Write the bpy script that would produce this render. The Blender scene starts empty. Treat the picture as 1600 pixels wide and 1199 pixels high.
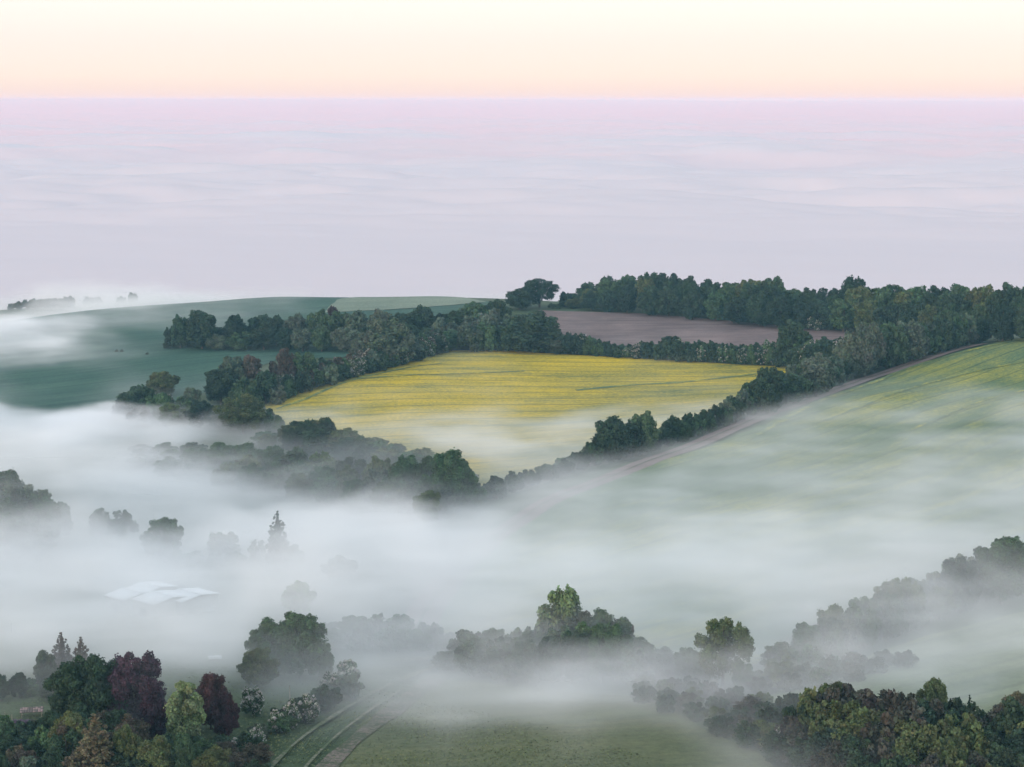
import bpy, math, random
import numpy as np
from mathutils import Vector, geometry as mgeo

S = bpy.context.scene
COL = S.collection
rad = math.radians

# ------------------------------------------------------------------ camera
CAM_H = 134.0
PITCH = 8.11            # degrees below the horizon
FPX = 3111.0            # focal length in pixels of the 1600 wide photograph
cd = bpy.data.cameras.new('camera'); cam = bpy.data.objects.new('camera', cd)
COL.objects.link(cam); S.camera = cam
cam.location = (0, 0, CAM_H); cam.rotation_euler = (rad(90 - PITCH), 0, 0)
cd.lens = 70.0; cd.sensor_width = 36.0; cd.clip_start = 1.0; cd.clip_end = 200000.0

# ------------------------------------------------------------------ sky, sun, exposure
SUN_EL, SUN_AZ = 4.0, 215.0     # low sun behind the camera, a little to the left
W = bpy.data.worlds.new("World"); S.world = W; W.use_nodes = True
wt = W.node_tree; wt.nodes.clear()
wo = wt.nodes.new('ShaderNodeOutputWorld')
sky = wt.nodes.new('ShaderNodeTexSky'); sky.sky_type = 'NISHITA'; sky.sun_disc = False
sky.sun_elevation = rad(SUN_EL); sky.sun_rotation = rad(SUN_AZ)
b1 = wt.nodes.new('ShaderNodeBackground'); b1.inputs[1].default_value = 0.05
wt.links.new(sky.outputs[0], b1.inputs[0])
tc = wt.nodes.new('ShaderNodeTexCoord'); sp = wt.nodes.new('ShaderNodeSeparateXYZ')
wt.links.new(tc.outputs['Generated'], sp.inputs[0])
rp = wt.nodes.new('ShaderNodeValToRGB'); wt.links.new(sp.outputs[2], rp.inputs[0])
el = rp.color_ramp.elements
el[0].position = 0.0; el[0].color = (.63, .505, .475, 1)
el[1].position = 1.0; el[1].color = (.56, .68, .79, 1)
for p_, c_ in ((.012, (.655, .575, .53)), (.03, (.665, .580, .572)), (.052, (.67, .635, .63)), (.14, (.78, .79, .82)), (.4, (.70, .78, .86))):
    e = el.new(p_); e.color = (*c_, 1)
b2 = wt.nodes.new('ShaderNodeBackground'); wt.links.new(rp.outputs[0], b2.inputs[0]); b2.inputs[1].default_value = 1.45
ad = wt.nodes.new('ShaderNodeAddShader'); wt.links.new(b1.outputs[0], ad.inputs[0]); wt.links.new(b2.outputs[0], ad.inputs[1])
wt.links.new(ad.outputs[0], wo.inputs[0])
sl = bpy.data.lights.new('sun', 'SUN'); sl.energy = 1.8; sl.angle = rad(14); sl.color = (1, .86, .72)
sun = bpy.data.objects.new('sun', sl); COL.objects.link(sun)
_a = rad(SUN_AZ)
_d = Vector((math.sin(_a) * math.cos(rad(9)), math.cos(_a) * math.cos(rad(9)), math.sin(rad(9))))
sun.rotation_euler = _d.to_track_quat('Z', 'Y').to_euler(); sun.location = (0, -50, 300)
S.view_settings.view_transform = 'Standard'; S.view_settings.look = 'None'
S.view_settings.exposure = 0.0; S.view_settings.gamma = 1.0; S.view_settings.use_curve_mapping = False
cy = S.cycles
cy.use_denoising = True; cy.denoiser = 'OPENIMAGEDENOISE'
cy.max_bounces = 10; cy.diffuse_bounces = 2; cy.transmission_bounces = 2; cy.transparent_max_bounces = 4
cy.volume_bounces = 8; cy.volume_step_rate = 2.0; cy.volume_max_steps = 256
cy.use_adaptive_sampling = True; cy.adaptive_threshold = 0.012; cy.adaptive_min_samples = 24

# ------------------------------------------------------------------ geometry of view -> places on the ground
_ct, _st = math.cos(rad(PITCH)), math.sin(rad(PITCH))
def slope(px, py):
    dy = FPX * _ct + (599.5 - py) * _st
    return (px - 800.0) / dy, (-FPX * _st + (599.5 - py) * _ct) / dy
def at(px, py, Y):
    dx, dz = slope(px, py)
    return dx * Y, Y, CAM_H + dz * Y

CTRL = [  # (photo x, photo y, distance in metres): survey points of the land
 (-150,1300,352),(200,1300,352),(500,1300,352),(900,1300,350),(1300,1300,348),(1750,1300,345),
 (-100,1199,402),(300,1199,402),(600,1199,400),(900,1199,398),(1200,1199,396),(1600,1199,392),
 (100,1110,440),(420,1120,440),(700,1120,440),(1000,1110,440),(1300,1110,435),(1600,1110,430),(1800,1110,430),
 (100,1040,495),(450,1040,500),(700,1045,495),(900,1065,478),(1050,1060,480),(1200,1050,485),(1400,1040,475),(1600,1030,470),
 (0,950,590),(300,950,592),(550,950,585),(750,970,560),(950,970,556),(1150,960,560),(1350,960,545),(1500,930,550),(1650,905,552),
 (-100,850,720),(150,850,715),(400,850,712),(600,870,680),(850,880,640),(1100,870,640),(1350,850,648),(1600,825,662),(1800,810,660),
 (-100,740,880),(200,740,880),(450,770,840),(650,800,770),(780,810,715),(850,785,715),(1000,790,715),(1200,770,735),(1400,740,760),(1650,700,790),
 (-150,665,1000),(100,660,1005),(300,660,985),(450,680,945),(600,690,915),(760,745,815),(900,722,838),(1000,720,800),
 (-150,600,1130),(100,600,1120),(300,600,1090),(420,634,1010),(560,592,1060),(700,640,975),(900,650,950),(1050,660,900),(1200,650,885),(1400,620,905),(1600,600,925),
 (0,545,1255),(250,546,1205),(450,548,1190),(720,550,1150),(850,553,1145),(1050,563,1110),(1230,574,1075),(1340,590,1010),(1450,561,1020),(1600,532,1050),(1780,520,1060),
 (0,505,1400),(200,505,1340),(400,500,1330),(600,505,1300),(740,505,1290),(860,487,1350),(1000,492,1320),(940,532,1215),(1100,500,1290),(1100,540,1180),(1210,510,1255),(1330,522,1215),(1500,538,1120),
 (200,484,1450),(400,469.5,1470),(560,466,1450),(720,467,1420),(850,480,1385),(950,478,1400),
 (60,484,1620),(-100,495,1620),(170,482,1640),
]
WORLD_CTRL = [(-420,1480,-52),(-250,1520,-46),(-100,1640,-42),(0,1650,-42),(150,1560,-34),(300,1500,-32),(450,1450,-30),(600,1300,-20),
 (-500,1800,-85),(0,1850,-85),(500,1800,-85),(-800,1500,-60),(800,1500,-50),(-700,1000,-34),(700,1000,12),(-600,600,-20),(600,600,8),
 (-500,200,6),(0,200,6),(500,200,6),(-240,1950,-90),(-900,2200,-90),(900,2200,-90),(360,1180,-4),(330,1150,-1)]
pts = np.array([at(*c) for c in CTRL] + WORLD_CTRL)
def _phi(r2): return np.where(r2 > 0, r2 * np.log(np.maximum(r2, 1e-9)), 0) * .5
SC = 300.0
P = pts[:, :2] / SC; n = len(P)
K = _phi(((P[:, None] - P[None]) ** 2).sum(-1)) + np.eye(n) * 0.004
A = np.block([[K, np.c_[np.ones(n), P]], [np.c_[np.ones(n), P].T, np.zeros((3, 3))]])
WT = np.linalg.solve(A, np.r_[pts[:, 2], 0, 0, 0])

def vnoise(x, y, seed, N=256):
    r = np.random.RandomState(seed).rand(N, N)
    xi = np.floor(x).astype(int); yi = np.floor(y).astype(int); fx = x - xi; fy = y - yi
    fx = fx * fx * fx * (fx * (fx * 6 - 15) + 10); fy = fy * fy * fy * (fy * (fy * 6 - 15) + 10)
    a = r[xi % N, yi % N]; b = r[(xi + 1) % N, yi % N]; c = r[xi % N, (yi + 1) % N]; d = r[(xi + 1) % N, (yi + 1) % N]
    return (a * (1 - fx) + b * fx) * (1 - fy) + (c * (1 - fx) + d * fx) * fy
def fbm(x, y, seed, oct=4):
    s = 0; a = .5; t = 0
    for k in range(oct):
        s = s + a * vnoise(x * 2 ** k + 17.3 * k, y * 2 ** k + 5.1 * k, seed + k); t += a; a *= .5
    return s / t * 2 - 1

GX0, GX1, GY0, GY1, GS = -1000., 1000., 150., 2300., 5.
gx = np.arange(GX0, GX1 + 1, GS); gy = np.arange(GY0, GY1 + 1, GS)
XX, YY = np.meshgrid(gx, gy)
HH = np.zeros(XX.shape)
for j in range(len(gy)):
    q = np.c_[XX[j], YY[j]] / SC
    HH[j] = _phi(((q[:, None] - P[None]) ** 2).sum(-1)) @ WT[:n] + WT[n] + q @ WT[n + 1:]
HH = np.clip(HH, -90, 40)
def sm(e0, e1, x):
    t = np.clip((x - e0) / (e1 - e0), 0, 1); return t * t * (3 - 2 * t)
far = sm(1750, 2150, YY); HH = HH * (1 - far) - 90 * far
near = sm(330, 160, YY); HH = HH * (1 - near) + 6 * near
side = sm(650, 980, np.abs(XX)); HH = HH * (1 - side) + (np.where(YY > 1500, -90, -20)) * side
HH += .35 * fbm(XX / 45, YY / 45, 3)
def hgt(x, y):
    x = np.asarray(x, float); y = np.asarray(y, float)
    u = np.clip((x - GX0) / GS, 0, len(gx) - 1.001); v = np.clip((y - GY0) / GS, 0, len(gy) - 1.001)
    i = u.astype(int); j = v.astype(int); fx = u - i; fy = v - j
    return (HH[j, i] * (1 - fx) + HH[j, i + 1] * fx) * (1 - fy) + (HH[j + 1, i] * (1 - fx) + HH[j + 1, i + 1] * fx) * fy
_YS = np.arange(250, 2200, 1.5)
def hit(px, py, Y=None):
    """point of the land seen at a photo position"""
    dx, dz = slope(px, py)
    if Y is None:
        d = CAM_H + dz * _YS - hgt(dx * _YS, _YS)
        k = np.argmax(d < 0)
        Y = _YS[k] if d[k] < 0 else 1480.0
        if d[k] < 0 and k > 0: Y = _YS[k - 1] + 1.5 * d[k - 1] / (d[k - 1] - d[k])
    x = dx * Y
    return float(x), float(Y), float(hgt(x, Y))

# ------------------------------------------------------------------ helpers
def tag(o, label=None, cat=None, group=None, kind=None):
    if label: o['label'] = label
    if cat: o['category'] = cat
    if group: o['group'] = group
    if kind: o['kind'] = kind
    return o
def mesh_np(name, V, F, mats=(), smooth=False, mi=None):
    V = np.asarray(V, 'f'); F = np.asarray(F, 'i')
    me = bpy.data.meshes.new(name); k = F.shape[1]
    me.vertices.add(len(V)); me.vertices.foreach_set('co', V.ravel())
    me.loops.add(F.size); me.loops.foreach_set('vertex_index', F.ravel())
    me.polygons.add(len(F)); me.polygons.foreach_set('loop_start', np.arange(0, F.size, k, dtype='i'))
    if mi is not None: me.polygons.foreach_set('material_index', np.asarray(mi, 'i'))
    if smooth: me.polygons.foreach_set('use_smooth', np.ones(len(F), bool))
    me.update(calc_edges=True)
    for m in mats: me.materials.append(m)
    return me
def obj(name, me, parent=None, loc=None):
    o = bpy.data.objects.new(name, me); COL.objects.link(o)
    if parent is not None: o.parent = parent
    if loc is not None: o.location = loc
    return o

class Mat:
    def __init__(s, name, rough=.9):
        s.m = bpy.data.materials.new(name); s.m.use_nodes = True; s.t = s.m.node_tree
        s.b = s.t.nodes['Principled BSDF']; s.b.inputs['Roughness'].default_value = rough
        s.b.inputs['Specular IOR Level'].default_value = .15
    def n(s, typ, **kw):
        nd = s.t.nodes.new(typ)
        for k, v in kw.items(): setattr(nd, k, v)
        return nd
    def l(s, a, b): s.t.links.new(a, b)
    def obpos(s, scale=(1, 1, 1), rot=0):
        t = s.n('ShaderNodeTexCoord'); r = s.n('ShaderNodeMapping'); r.inputs['Rotation'].default_value = (0, 0, rad(-rot))
        m = s.n('ShaderNodeMapping'); m.inputs['Scale'].default_value = scale
        s.l(t.outputs['Object'], r.inputs[0]); s.l(r.outputs[0], m.inputs[0]); return m.outputs[0]
    def noise(s, vec, scale, detail=4, rough=.6, dist=0):
        nd = s.n('ShaderNodeTexNoise'); nd.inputs['Scale'].default_value = scale; nd.inputs['Detail'].default_value = detail
        nd.inputs['Roughness'].default_value = rough; nd.inputs['Distortion'].default_value = dist
        s.l(vec, nd.inputs['Vector']); return nd.outputs['Fac']
    def ramp(s, fac, stops):
        r = s.n('ShaderNodeValToRGB'); e = r.color_ramp.elements
        e[0].position, e[0].color = stops[0][0], (*stops[0][1], 1); e[1].position, e[1].color = stops[-1][0], (*stops[-1][1], 1)
        for p, c in stops[1:-1]:
            q = e.new(p); q.color = (*c, 1)
        s.l(fac, r.inputs[0]); return r.outputs[0]
    def mix(s, f, a, b, mode='MIX'):
        m = s.n('ShaderNodeMix', data_type='RGBA', blend_type=mode)
        for k, v in ((0, f), (6, a), (7, b)):
            if hasattr(v, 'links'): s.l(v, m.inputs[k])
            else: m.inputs[k].default_value = v if k == 0 else (*v, 1)
        return m.outputs[2]
    def math(s, op, a, b=None):
        m = s.n('ShaderNodeMath', operation=op)
        for k, v in enumerate((a, b)):
            if v is None: continue
            if hasattr(v, 'links'): s.l(v, m.inputs[k])
            else: m.inputs[k].default_value = v
        return m.outputs[0]
    def color(s, c):
        if hasattr(c, 'links'): s.l(c, s.b.inputs['Base Color'])
        else: s.b.inputs['Base Color'].default_value = (*c, 1)
    def bump(s, h, dist=.3, strength=1):
        b = s.n('ShaderNodeBump'); b.inputs['Distance'].default_value = dist; b.inputs['Strength'].default_value = strength
        s.l(h, b.inputs['Height']); s.l(b.outputs[0], s.b.inputs['Normal'])

def M_ground():
    m = Mat('rough_grass'); v = m.obpos()
    a = m.noise(v, .02, 5); b = m.noise(v, .35, 5, .7)
    c = m.ramp(a, [(.3, (.045, .07, .035)), (.55, (.07, .10, .045)), (.75, (.10, .12, .06))])
    m.color(m.mix(.6, c, m.ramp(b, [(.3, (.35, .35, .35)), (.7, (1, 1, 1))]), 'MULTIPLY')); m.bump(b, .6)
    return m.m
def M_crop(name, lo, hi, rot, rows=True, tram=None, patch=.02):
    """sown crop: streaks along the drilling direction, patches, tramlines"""
    m = Mat(name); v = m.obpos((1, 1, 1), rot)
    st = m.obpos((.02, .35, .1), rot); st2 = m.obpos((.006, .06, .02), rot)
    n1 = m.noise(st, 1.0, 4, .65); n2 = m.noise(v, patch, 4, .6, .4); n3 = m.noise(v, .55, 5, .75); n4 = m.noise(st2, 1.0, 3, .6)
    f = m.math('ADD', m.math('MULTIPLY', n1, .35), m.math('ADD', m.math('MULTIPLY', n2, .3), m.math('MULTIPLY', n4, .35)))
    c = m.ramp(f, [(.38, lo), (.5, tuple((a + b) / 2 for a, b in zip(lo, hi))), (.62, hi)])
    c = m.mix(.75, c, m.ramp(n3, [(.3, (.5, .5, .5)), (.68, (1.1, 1.1, 1.1))]), 'MULTIPLY')
    if tram:
        w = m.n('ShaderNodeTexWave', wave_type='BANDS', bands_direction='Y'); w.inputs['Scale'].default_value = tram
        w.inputs['Distortion'].default_value = .6; w.inputs['Detail Scale'].default_value = .02; m.l(v, w.inputs[0])
        ln = m.ramp(w.outputs['Fac'], [(.0, (1, 1, 1)), (.06, (0, 0, 0))])
        c = m.mix(m.math('MULTIPLY', ln, .35), c, tuple(x * .45 for x in lo))
    m.color(c); m.bump(n3, .5); return m.m
def M_rape(name, green, yellow, rot, thr, edge=None, tram=None):
    """oilseed crop coming into flower: yellow streaks over green leaf"""
    m = Mat(name); v = m.obpos((1, 1, 1), rot)
    st = m.obpos((.022, .16, .1), rot); st2 = m.obpos((.006, .03, .02), rot)
    n1 = m.noise(st, 1.0, 7, .78, .5); n4 = m.noise(st2, 1.0, 5, .65, .7); n3 = m.noise(v, .6, 6, .85); n2 = m.noise(v, .012, 3)
    f = m.math('ADD', m.math('MULTIPLY', n1, .22), m.math('ADD', m.math('MULTIPLY', n4, .26), m.math('ADD', m.math('MULTIPLY', n3, .28), m.math('MULTIPLY', n2, .24))))
    k = m.ramp(f, [(thr - .06, (0, 0, 0)), (thr + .07, (1, 1, 1))])
    g = m.mix(n2, green, tuple(x * 1.25 for x in green))
    c = m.mix(k, g, yellow)
    c = m.mix(.65, c, m.ramp(n3, [(.3, (.5, .5, .5)), (.68, (1.08, 1.08, 1.08))]), 'MULTIPLY')
    if tram:
        w = m.n('ShaderNodeTexWave', wave_type='BANDS', bands_direction='Y'); w.inputs['Scale'].default_value = tram
        w.inputs['Distortion'].default_value = .8; w.inputs['Detail Scale'].default_value = .02; m.l(v, w.inputs[0])
        ln = m.ramp(w.outputs['Fac'], [(.0, (1, 1, 1)), (.05, (0, 0, 0))])
        c = m.mix(m.math('MULTIPLY', ln, .55), c, tuple(x * .5 for x in green))
    m.color(c); m.bump(n3, .6); return m.m
def M_soil(name, a, b, rot=0):
    m = Mat(name, .95); v = m.obpos(); st = m.obpos((.015, .3, .1), rot)
    n1 = m.noise(v, .03, 4); n2 = m.noise(v, .6, 6, .8); n3 = m.noise(st, 1, 4)
    c = m.ramp(m.math('ADD', m.math('MULTIPLY', n1, .5), m.math('MULTIPLY', n3, .5)), [(.36, a), (.64, b)])
    m.color(m.mix(.5, c, m.ramp(n2, [(.3, (.55, .55, .55)), (.7, (1.1, 1.1, 1.1))]), 'MULTIPLY')); m.bump(n2, .3); return m.m
def M_leaf(name, petal=False):
    m = Mat(name, .7)
    oi = m.n('ShaderNodeObjectInfo'); at_ = m.n('ShaderNodeAttribute', attribute_name='tint')
    c = m.mix(1.0, oi.outputs['Color'], at_.outputs['Color'], 'MULTIPLY')
    if petal:
        c = m.mix(1.0, (.50, .47, .44), m.mix(.6, (1, 1, 1), at_.outputs['Color']), 'MULTIPLY')
    m.color(c)
    tr = m.n('ShaderNodeBsdfTranslucent'); m.l(c, tr.inputs[0]); mx = m.n('ShaderNodeMixShader'); mx.inputs[0].default_value = .25
    m.l(m.b.outputs[0], mx.inputs[1]); m.l(tr.outputs[0], mx.inputs[2])
    m.l(mx.outputs[0], m.t.nodes['Material Output'].inputs[0]); return m.m
def M_plain(name, c, rough=.8, var=.3, sc=3.):
    m = Mat(name, rough); n_ = m.noise(m.obpos(), sc, 4)
    m.color(m.mix(n_, tuple(x * (1 - var) for x in c), tuple(x * (1 + var) for x in c))); m.bump(n_, .03); return m.m
MG = M_ground(); ML = M_leaf('leaf'); MP = M_leaf('blossom_petal', True)
MB = M_plain('bark', (.10, .085, .07), .9, .4)

# ------------------------------------------------------------------ the ground, one sheet to the horizon
def axis(lo, hi, a, b, step, grow):
    c = list(np.arange(a, b + 1, step)); s = step
    while c[-1] < hi: s *= grow; c.append(c[-1] + s)
    s = step
    while c[0] > lo: s *= grow; c.insert(0, c[0] - s)
    return np.array(c)
def grid_faces(nx, ny):
    i = np.arange(nx - 1)[None] + nx * np.arange(ny - 1)[:, None]
    return np.stack([i, i + 1, i + 1 + nx, i + nx], -1).reshape(-1, 4)
ax = axis(-38000, 38000, -520, 520, 5, 1.35); ay = axis(-4000, 30000, 250, 1900, 5, 1.35)
AX, AY = np.meshgrid(ax, ay)
AZ = hgt(AX, AY)
AZ = AZ - 50 * sm(1900, 2600, AY)
g = obj('ground', mesh_np('ground', np.stack([AX, AY, AZ], -1).reshape(-1, 3), grid_faces(len(ax), len(ay)), [MG], True))
tag(g, kind='structure')

def densify(p, step):
    out = []
    for a, b in zip(p, p[1:]):
        d = math.dist(a[:2], b[:2]); k = max(1, int(d / step))
        out += [(a[0] + (b[0] - a[0]) * i / k, a[1] + (b[1] - a[1]) * i / k) for i in range(k)]
    return out + [tuple(p[-1][:2])]
def field(name, poly, mat, label, off=.35, step=5., wob=.8):
    rnd = random.Random(len(poly) + int(off * 100))
    w = [hit(*p) for p in poly]; w.append(w[0])
    b = densify(w, step)[:-1]
    b = [(x + rnd.uniform(-wob, wob), y + rnd.uniform(-wob, wob)) for x, y in b]
    xs = [p[0] for p in b]; ys = [p[1] for p in b]
    nb = len(b); bx = np.array(b)
    qx, qy = np.meshgrid(np.arange(min(xs), max(xs), step), np.arange(min(ys), max(ys), step))
    q = np.c_[qx.ravel(), qy.ravel()]
    ins = np.zeros(len(q), bool)
    for i in range(nb):
        x0, y0 = bx[i]; x1, y1 = bx[(i + 1) % nb]
        c = ((y0 > q[:, 1]) != (y1 > q[:, 1]))
        with np.errstate(divide='ignore', invalid='ignore'):
            ins ^= c & (q[:, 0] < (x1 - x0) * (q[:, 1] - y0) / (y1 - y0) + x0)
    q = q[ins]
    near_b = np.array([np.min((bx[:, 0] - a) ** 2 + (bx[:, 1] - c) ** 2) for a, c in q]) > (step * .5) ** 2 if len(q) else []
    q = q[near_b]
    vs = [Vector(p) for p in b] + [Vector(p) for p in q.tolist()]
    ed = [(i, (i + 1) % nb) for i in range(nb)]
    r = mgeo.delaunay_2d_cdt(vs, ed, [], 1, 1e-4)
    v2 = np.array([(v.x, v.y) for v in r[0]]); F = np.array([f for f in r[2] if len(f) == 3])
    z = hgt(v2[:, 0], v2[:, 1]) + off
    o = obj(name, mesh_np(name, np.c_[v2, z], F, [mat], True)); tag(o, label, kind='structure'); return o

def ribbon(name, line, width, mat, label, off=.5, wvar=.15, seed=1, parent=None):
    w = [hit(*p) for p in line]; c = densify(w, 3.); c = np.array(c)
    for _ in range(6): c[1:-1] = (c[:-2] + 2 * c[1:-1] + c[2:]) / 4
    t = np.gradient(c, axis=0); t /= np.linalg.norm(t, axis=1)[:, None]; nn = np.c_[-t[:, 1], t[:, 0]]
    k = max(2, int(width / 1.2) + 1); rr = np.random.RandomState(seed)
    V = []
    wv = width * (1 + wvar * fbm(np.arange(len(c)) / 4., np.zeros(len(c)), seed))
    for a in np.linspace(-.5, .5, k):
        q = c + nn * (a * wv)[:, None]; V.append(np.c_[q, hgt(q[:, 0], q[:, 1]) + off])
    V = np.stack(V, 1).reshape(-1, 3)
    return tag(obj(name, mesh_np(name, V, grid_faces(k, len(c)), [mat], True), parent), label, kind='structure')

LEFTCROP = M_crop('young_cereal', (.028, .075, .055), (.068, .135, .092), 20, tram=.017)
field('green_field', [(-300,705),(100,668),(250,645),(330,610),(440,560),(620,560),(740,520),(760,500,1290),(780,0,1395),(560,0,1475),(300,0,1480),(100,0,1470),(-200,0,1450),(-400,0,1350),(-400,0,1150)],
      LEFTCROP, 'blue green cereal field on the left hillside behind the tree rows', .35)
field('pale_field', [(520,0,1405),(560,0,1452),(640,0,1455),(725,0,1425),(760,0,1395),(700,0,1370),(600,0,1350),(500,0,1345)],
      M_crop('pale_stubble', (.15, .19, .14), (.24, .28, .2), 5), 'pale grey green field on the skyline left of the oak', .75)
field('yellow_field', [(412,634),(500,601),(600,571),(660,558),(700,549),(800,549),(900,556),(1050,564),(1250,573),(1200,600),(1160,628),(1050,668),(940,710),(860,735),(760,765),(680,752),(600,710),(500,680),(430,660)],
      M_rape('flowering_oilseed', (.12, .155, .05), (.62, .44, .026), -6, .482, tram=.02), 'bright yellow oilseed field in the middle between hedges', .5)
field('brown_field', [(840,486),(1000,491),(1200,508),(1345,521),(1345,538),(1210,545),(1100,545),(940,540),(870,520)],
      M_soil('red_brown_soil', (.115, .080, .078), (.255, .18, .165), -4), 'bare reddish brown ploughed field below the skyline wood', .55)
field('slope_field', [(1545,540),(1470,560),(1400,580),(1330,608),(1250,640),(1150,683),(1000,734),(900,775),(830,812),(770,850),(720,895),(680,945),(690,990),(850,1012),(1000,1035),(1180,1040),(1250,985),(1350,945),(1500,890),(1800,845),(1950,700),(1900,0,1120),(1620,0,1090)],
      M_rape('sparse_oilseed', (.10, .155, .072), (.46, .40, .05), 47, .55, tram=.022), 'green slope with thin yellow streaks on the right', .5)
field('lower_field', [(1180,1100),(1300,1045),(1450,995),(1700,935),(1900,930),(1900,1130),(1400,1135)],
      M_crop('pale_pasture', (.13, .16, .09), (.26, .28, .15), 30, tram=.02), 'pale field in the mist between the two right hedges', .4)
field('near_field', [(430,1290),(520,1180),(600,1105),(680,1062),(800,1075),(1000,1092),(1080,1130),(1200,1190),(1290,1300)],
      M_crop('short_pasture', (.085, .105, .05), (.15, .155, .075), 8, patch=.035), 'dark green pasture at the bottom of the picture', .4)
TR = M_soil('dirt_track', (.17, .125, .115), (.27, .20, .185)); 
def M_track(name, soil, grass, thr):
    m = Mat(name, .95); v = m.obpos(); n1 = m.noise(v, .9, 6, .8); n2 = m.noise(v, .12, 3)
    k = m.ramp(m.math('ADD', m.math('MULTIPLY', n1, .6), m.math('MULTIPLY', n2, .4)), [(thr - .06, (0, 0, 0)), (thr + .06, (1, 1, 1))])
    m.color(m.mix(.5, m.mix(k, grass, soil), m.ramp(n1, [(.3, (.6, .6, .6)), (.7, (1.1, 1.1, 1.1))]), 'MULTIPLY')); m.bump(n1, .2); return m.m
RUT = M_track('pale_rut', (.21, .19, .145), (.085, .11, .055), .52)
MID = M_plain('verge_grass', (.07, .10, .045), .9, .4, .8)
HT = [(1530,539),(1450,561),(1350,594),(1250,631),(1180,656),(1100,691),(1000,728),(900,767),(830,803),(770,842),(715,890),(672,945),(650,985)]
ribbon('hill_track', HT, 11, TR, 'brown dirt track climbing along the hedge on the hillside', .55, .1, 4)
ribbon('grass_strip', HT, .7, MID, 'grass strip between the ruts of the hillside track', .72, .5, 5)
ribbon('wheel_rut', [(400,1225),(455,1170),(500,1136),(545,1108),(580,1088),(612,1072)], 1.1, RUT, 'left pale wheel rut of the foreground track', .7, .5, 6)
ribbon('wheel_rut', [(450,1235),(492,1185),(530,1150),(572,1118),(604,1096),(630,1080)], .8, RUT, 'right pale wheel rut of the foreground track', .7, .5, 7)
ribbon('bare_margin', [(480,1240),(520,1190),(560,1156),(610,1118),(650,1086),(690,1058)], 4.5, M_track('bare_margin', (.19, .15, .125), (.065, .08, .045), .52), 'bare earth strip beside the foreground ruts', .62, .5, 8)
ribbon('farm_lane', [(600,1038),(630,1036),(670,1033),(700,1030)], 4.0, RUT, 'pale lane crossing behind the foreground track', .8, .2, 9)
ribbon('farm_lane', [(625,1068),(650,1056),(680,1046),(705,1036)], 2.4, RUT, 'pale curved lane joining the foreground track', .8, .3, 10)
YS_ = M_track('yellow_strip', (.46, .40, .05), (.10, .155, .07), .55)
for i, (ln, w_) in enumerate([([(432,641),(480,625),(520,606),(560,593),(610,582),(650,574),(690,570)], 2.4), ([(560,594),(640,588),(720,586),(820,582)], 2.), ([(900,612),(980,604),(1060,600),(1150,590),(1210,582)], 3.),
        ([(1590,534),(1500,553),(1400,584),(1300,622),(1230,655),(1170,690)], 3.), ([(1640,560),(1540,578),(1450,600),(1370,628),(1290,660)], 2.2), ([(1660,600),(1560,620),(1480,650),(1410,680)], 1.8)]):
    ribbon('yellow_crop_strip', ln, w_, YS_, ['bright yellow crop line winding up the left of the yellow field', 'short yellow crop line in the upper yellow field', 'yellow crop line at the right of the yellow field', 'yellow crop line along the upper edge of the right slope', 'second yellow crop line down the right slope', 'lowest yellow crop line on the right slope'][i], .72, .9, 40 + i)
GR = M_plain('hedge_bottom', (.05, .075, .04), .9, .4, .5)
for i, (ln, wd) in enumerate([([(420,636),(500,603),(600,573),(700,551),(880,556),(1050,565),(1230,575)], 3.), ([(740,800),(870,752),(1000,716),(1180,652),(1340,592),(1530,536)], 4.)]):
    ribbon('grass_bank', ln, wd, GR, ['rough grass bank under the hedge round the yellow field', 'rough grass bank between hedge and hillside track'][i], .45, .3, 20 + i)

# ------------------------------------------------------------------ sea of cloud filling the plain beyond the hills
SEA = -60.0
ys = 1560 * (35000 / 1560.) ** np.linspace(0, 1, 520); us = np.linspace(-1, 1, 420)
UX, SY = np.meshgrid(us, ys); SX = UX * (SY * .55 + 400)
fade = sm(1700, 3200, SY)
zone = sm(2600, 4200, SY)
z = SEA + 8 * fbm(SX / 900, SY / 1500, 31, 4) + (10 + 48 * zone) * fbm(SX / 900, SY / 460, 41, 4) + zone * (24 * fbm(SX / 330, SY / 170, 47, 4))
m = Mat('cloud_top', 1.0); m.color((.60, .53, .545)); m.b.inputs['Specular IOR Level'].default_value = 0
o = obj('cloud_sea', mesh_np('cloud_sea', np.stack([SX, SY, z], -1).reshape(-1, 3), grid_faces(420, 520), [m.m], True))
tag(o, 'level sea of pale cloud filling the plain to the horizon', kind='structure')

def vol_mat(name, dens, col, absorb=None, aniso=.0):
    m_ = bpy.data.materials.new(name); m_.use_nodes = True; t = m_.node_tree; t.nodes.clear()
    o_ = t.nodes.new('ShaderNodeOutputMaterial'); v = t.nodes.new('ShaderNodeVolumePrincipled')
    v.inputs['Density'].default_value = dens; v.inputs['Color'].default_value = (*col, 1); v.inputs['Anisotropy'].default_value = aniso
    v.inputs['Density Attribute'].default_value = 'density' if dens == 1 else ''
    if absorb: v.inputs['Absorption Color'].default_value = (*absorb, 1)
    t.links.new(v.outputs[0], o_.inputs['Volume']); return m_
def closed_box(name, x0, x1, y0, y1, z0, z1, mat):
    V = [(x, y, z_) for x in (x0, x1) for y in (y0, y1) for z_ in (z0, z1)]
    return obj(name, mesh_np(name, V, [(0, 1, 3, 2), (4, 6, 7, 5), (0, 4, 5, 1), (2, 3, 7, 6), (0, 2, 6, 4), (1, 5, 7, 3)], [mat]))
tag(closed_box('haze', -39000, 39000, -14000, 37000, -141.5, 151, vol_mat('haze_air', 7.5e-5, (.32, .66, .88), (.85, .30, 0))), 'thin blue air over the whole landscape', kind='stuff')
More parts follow.
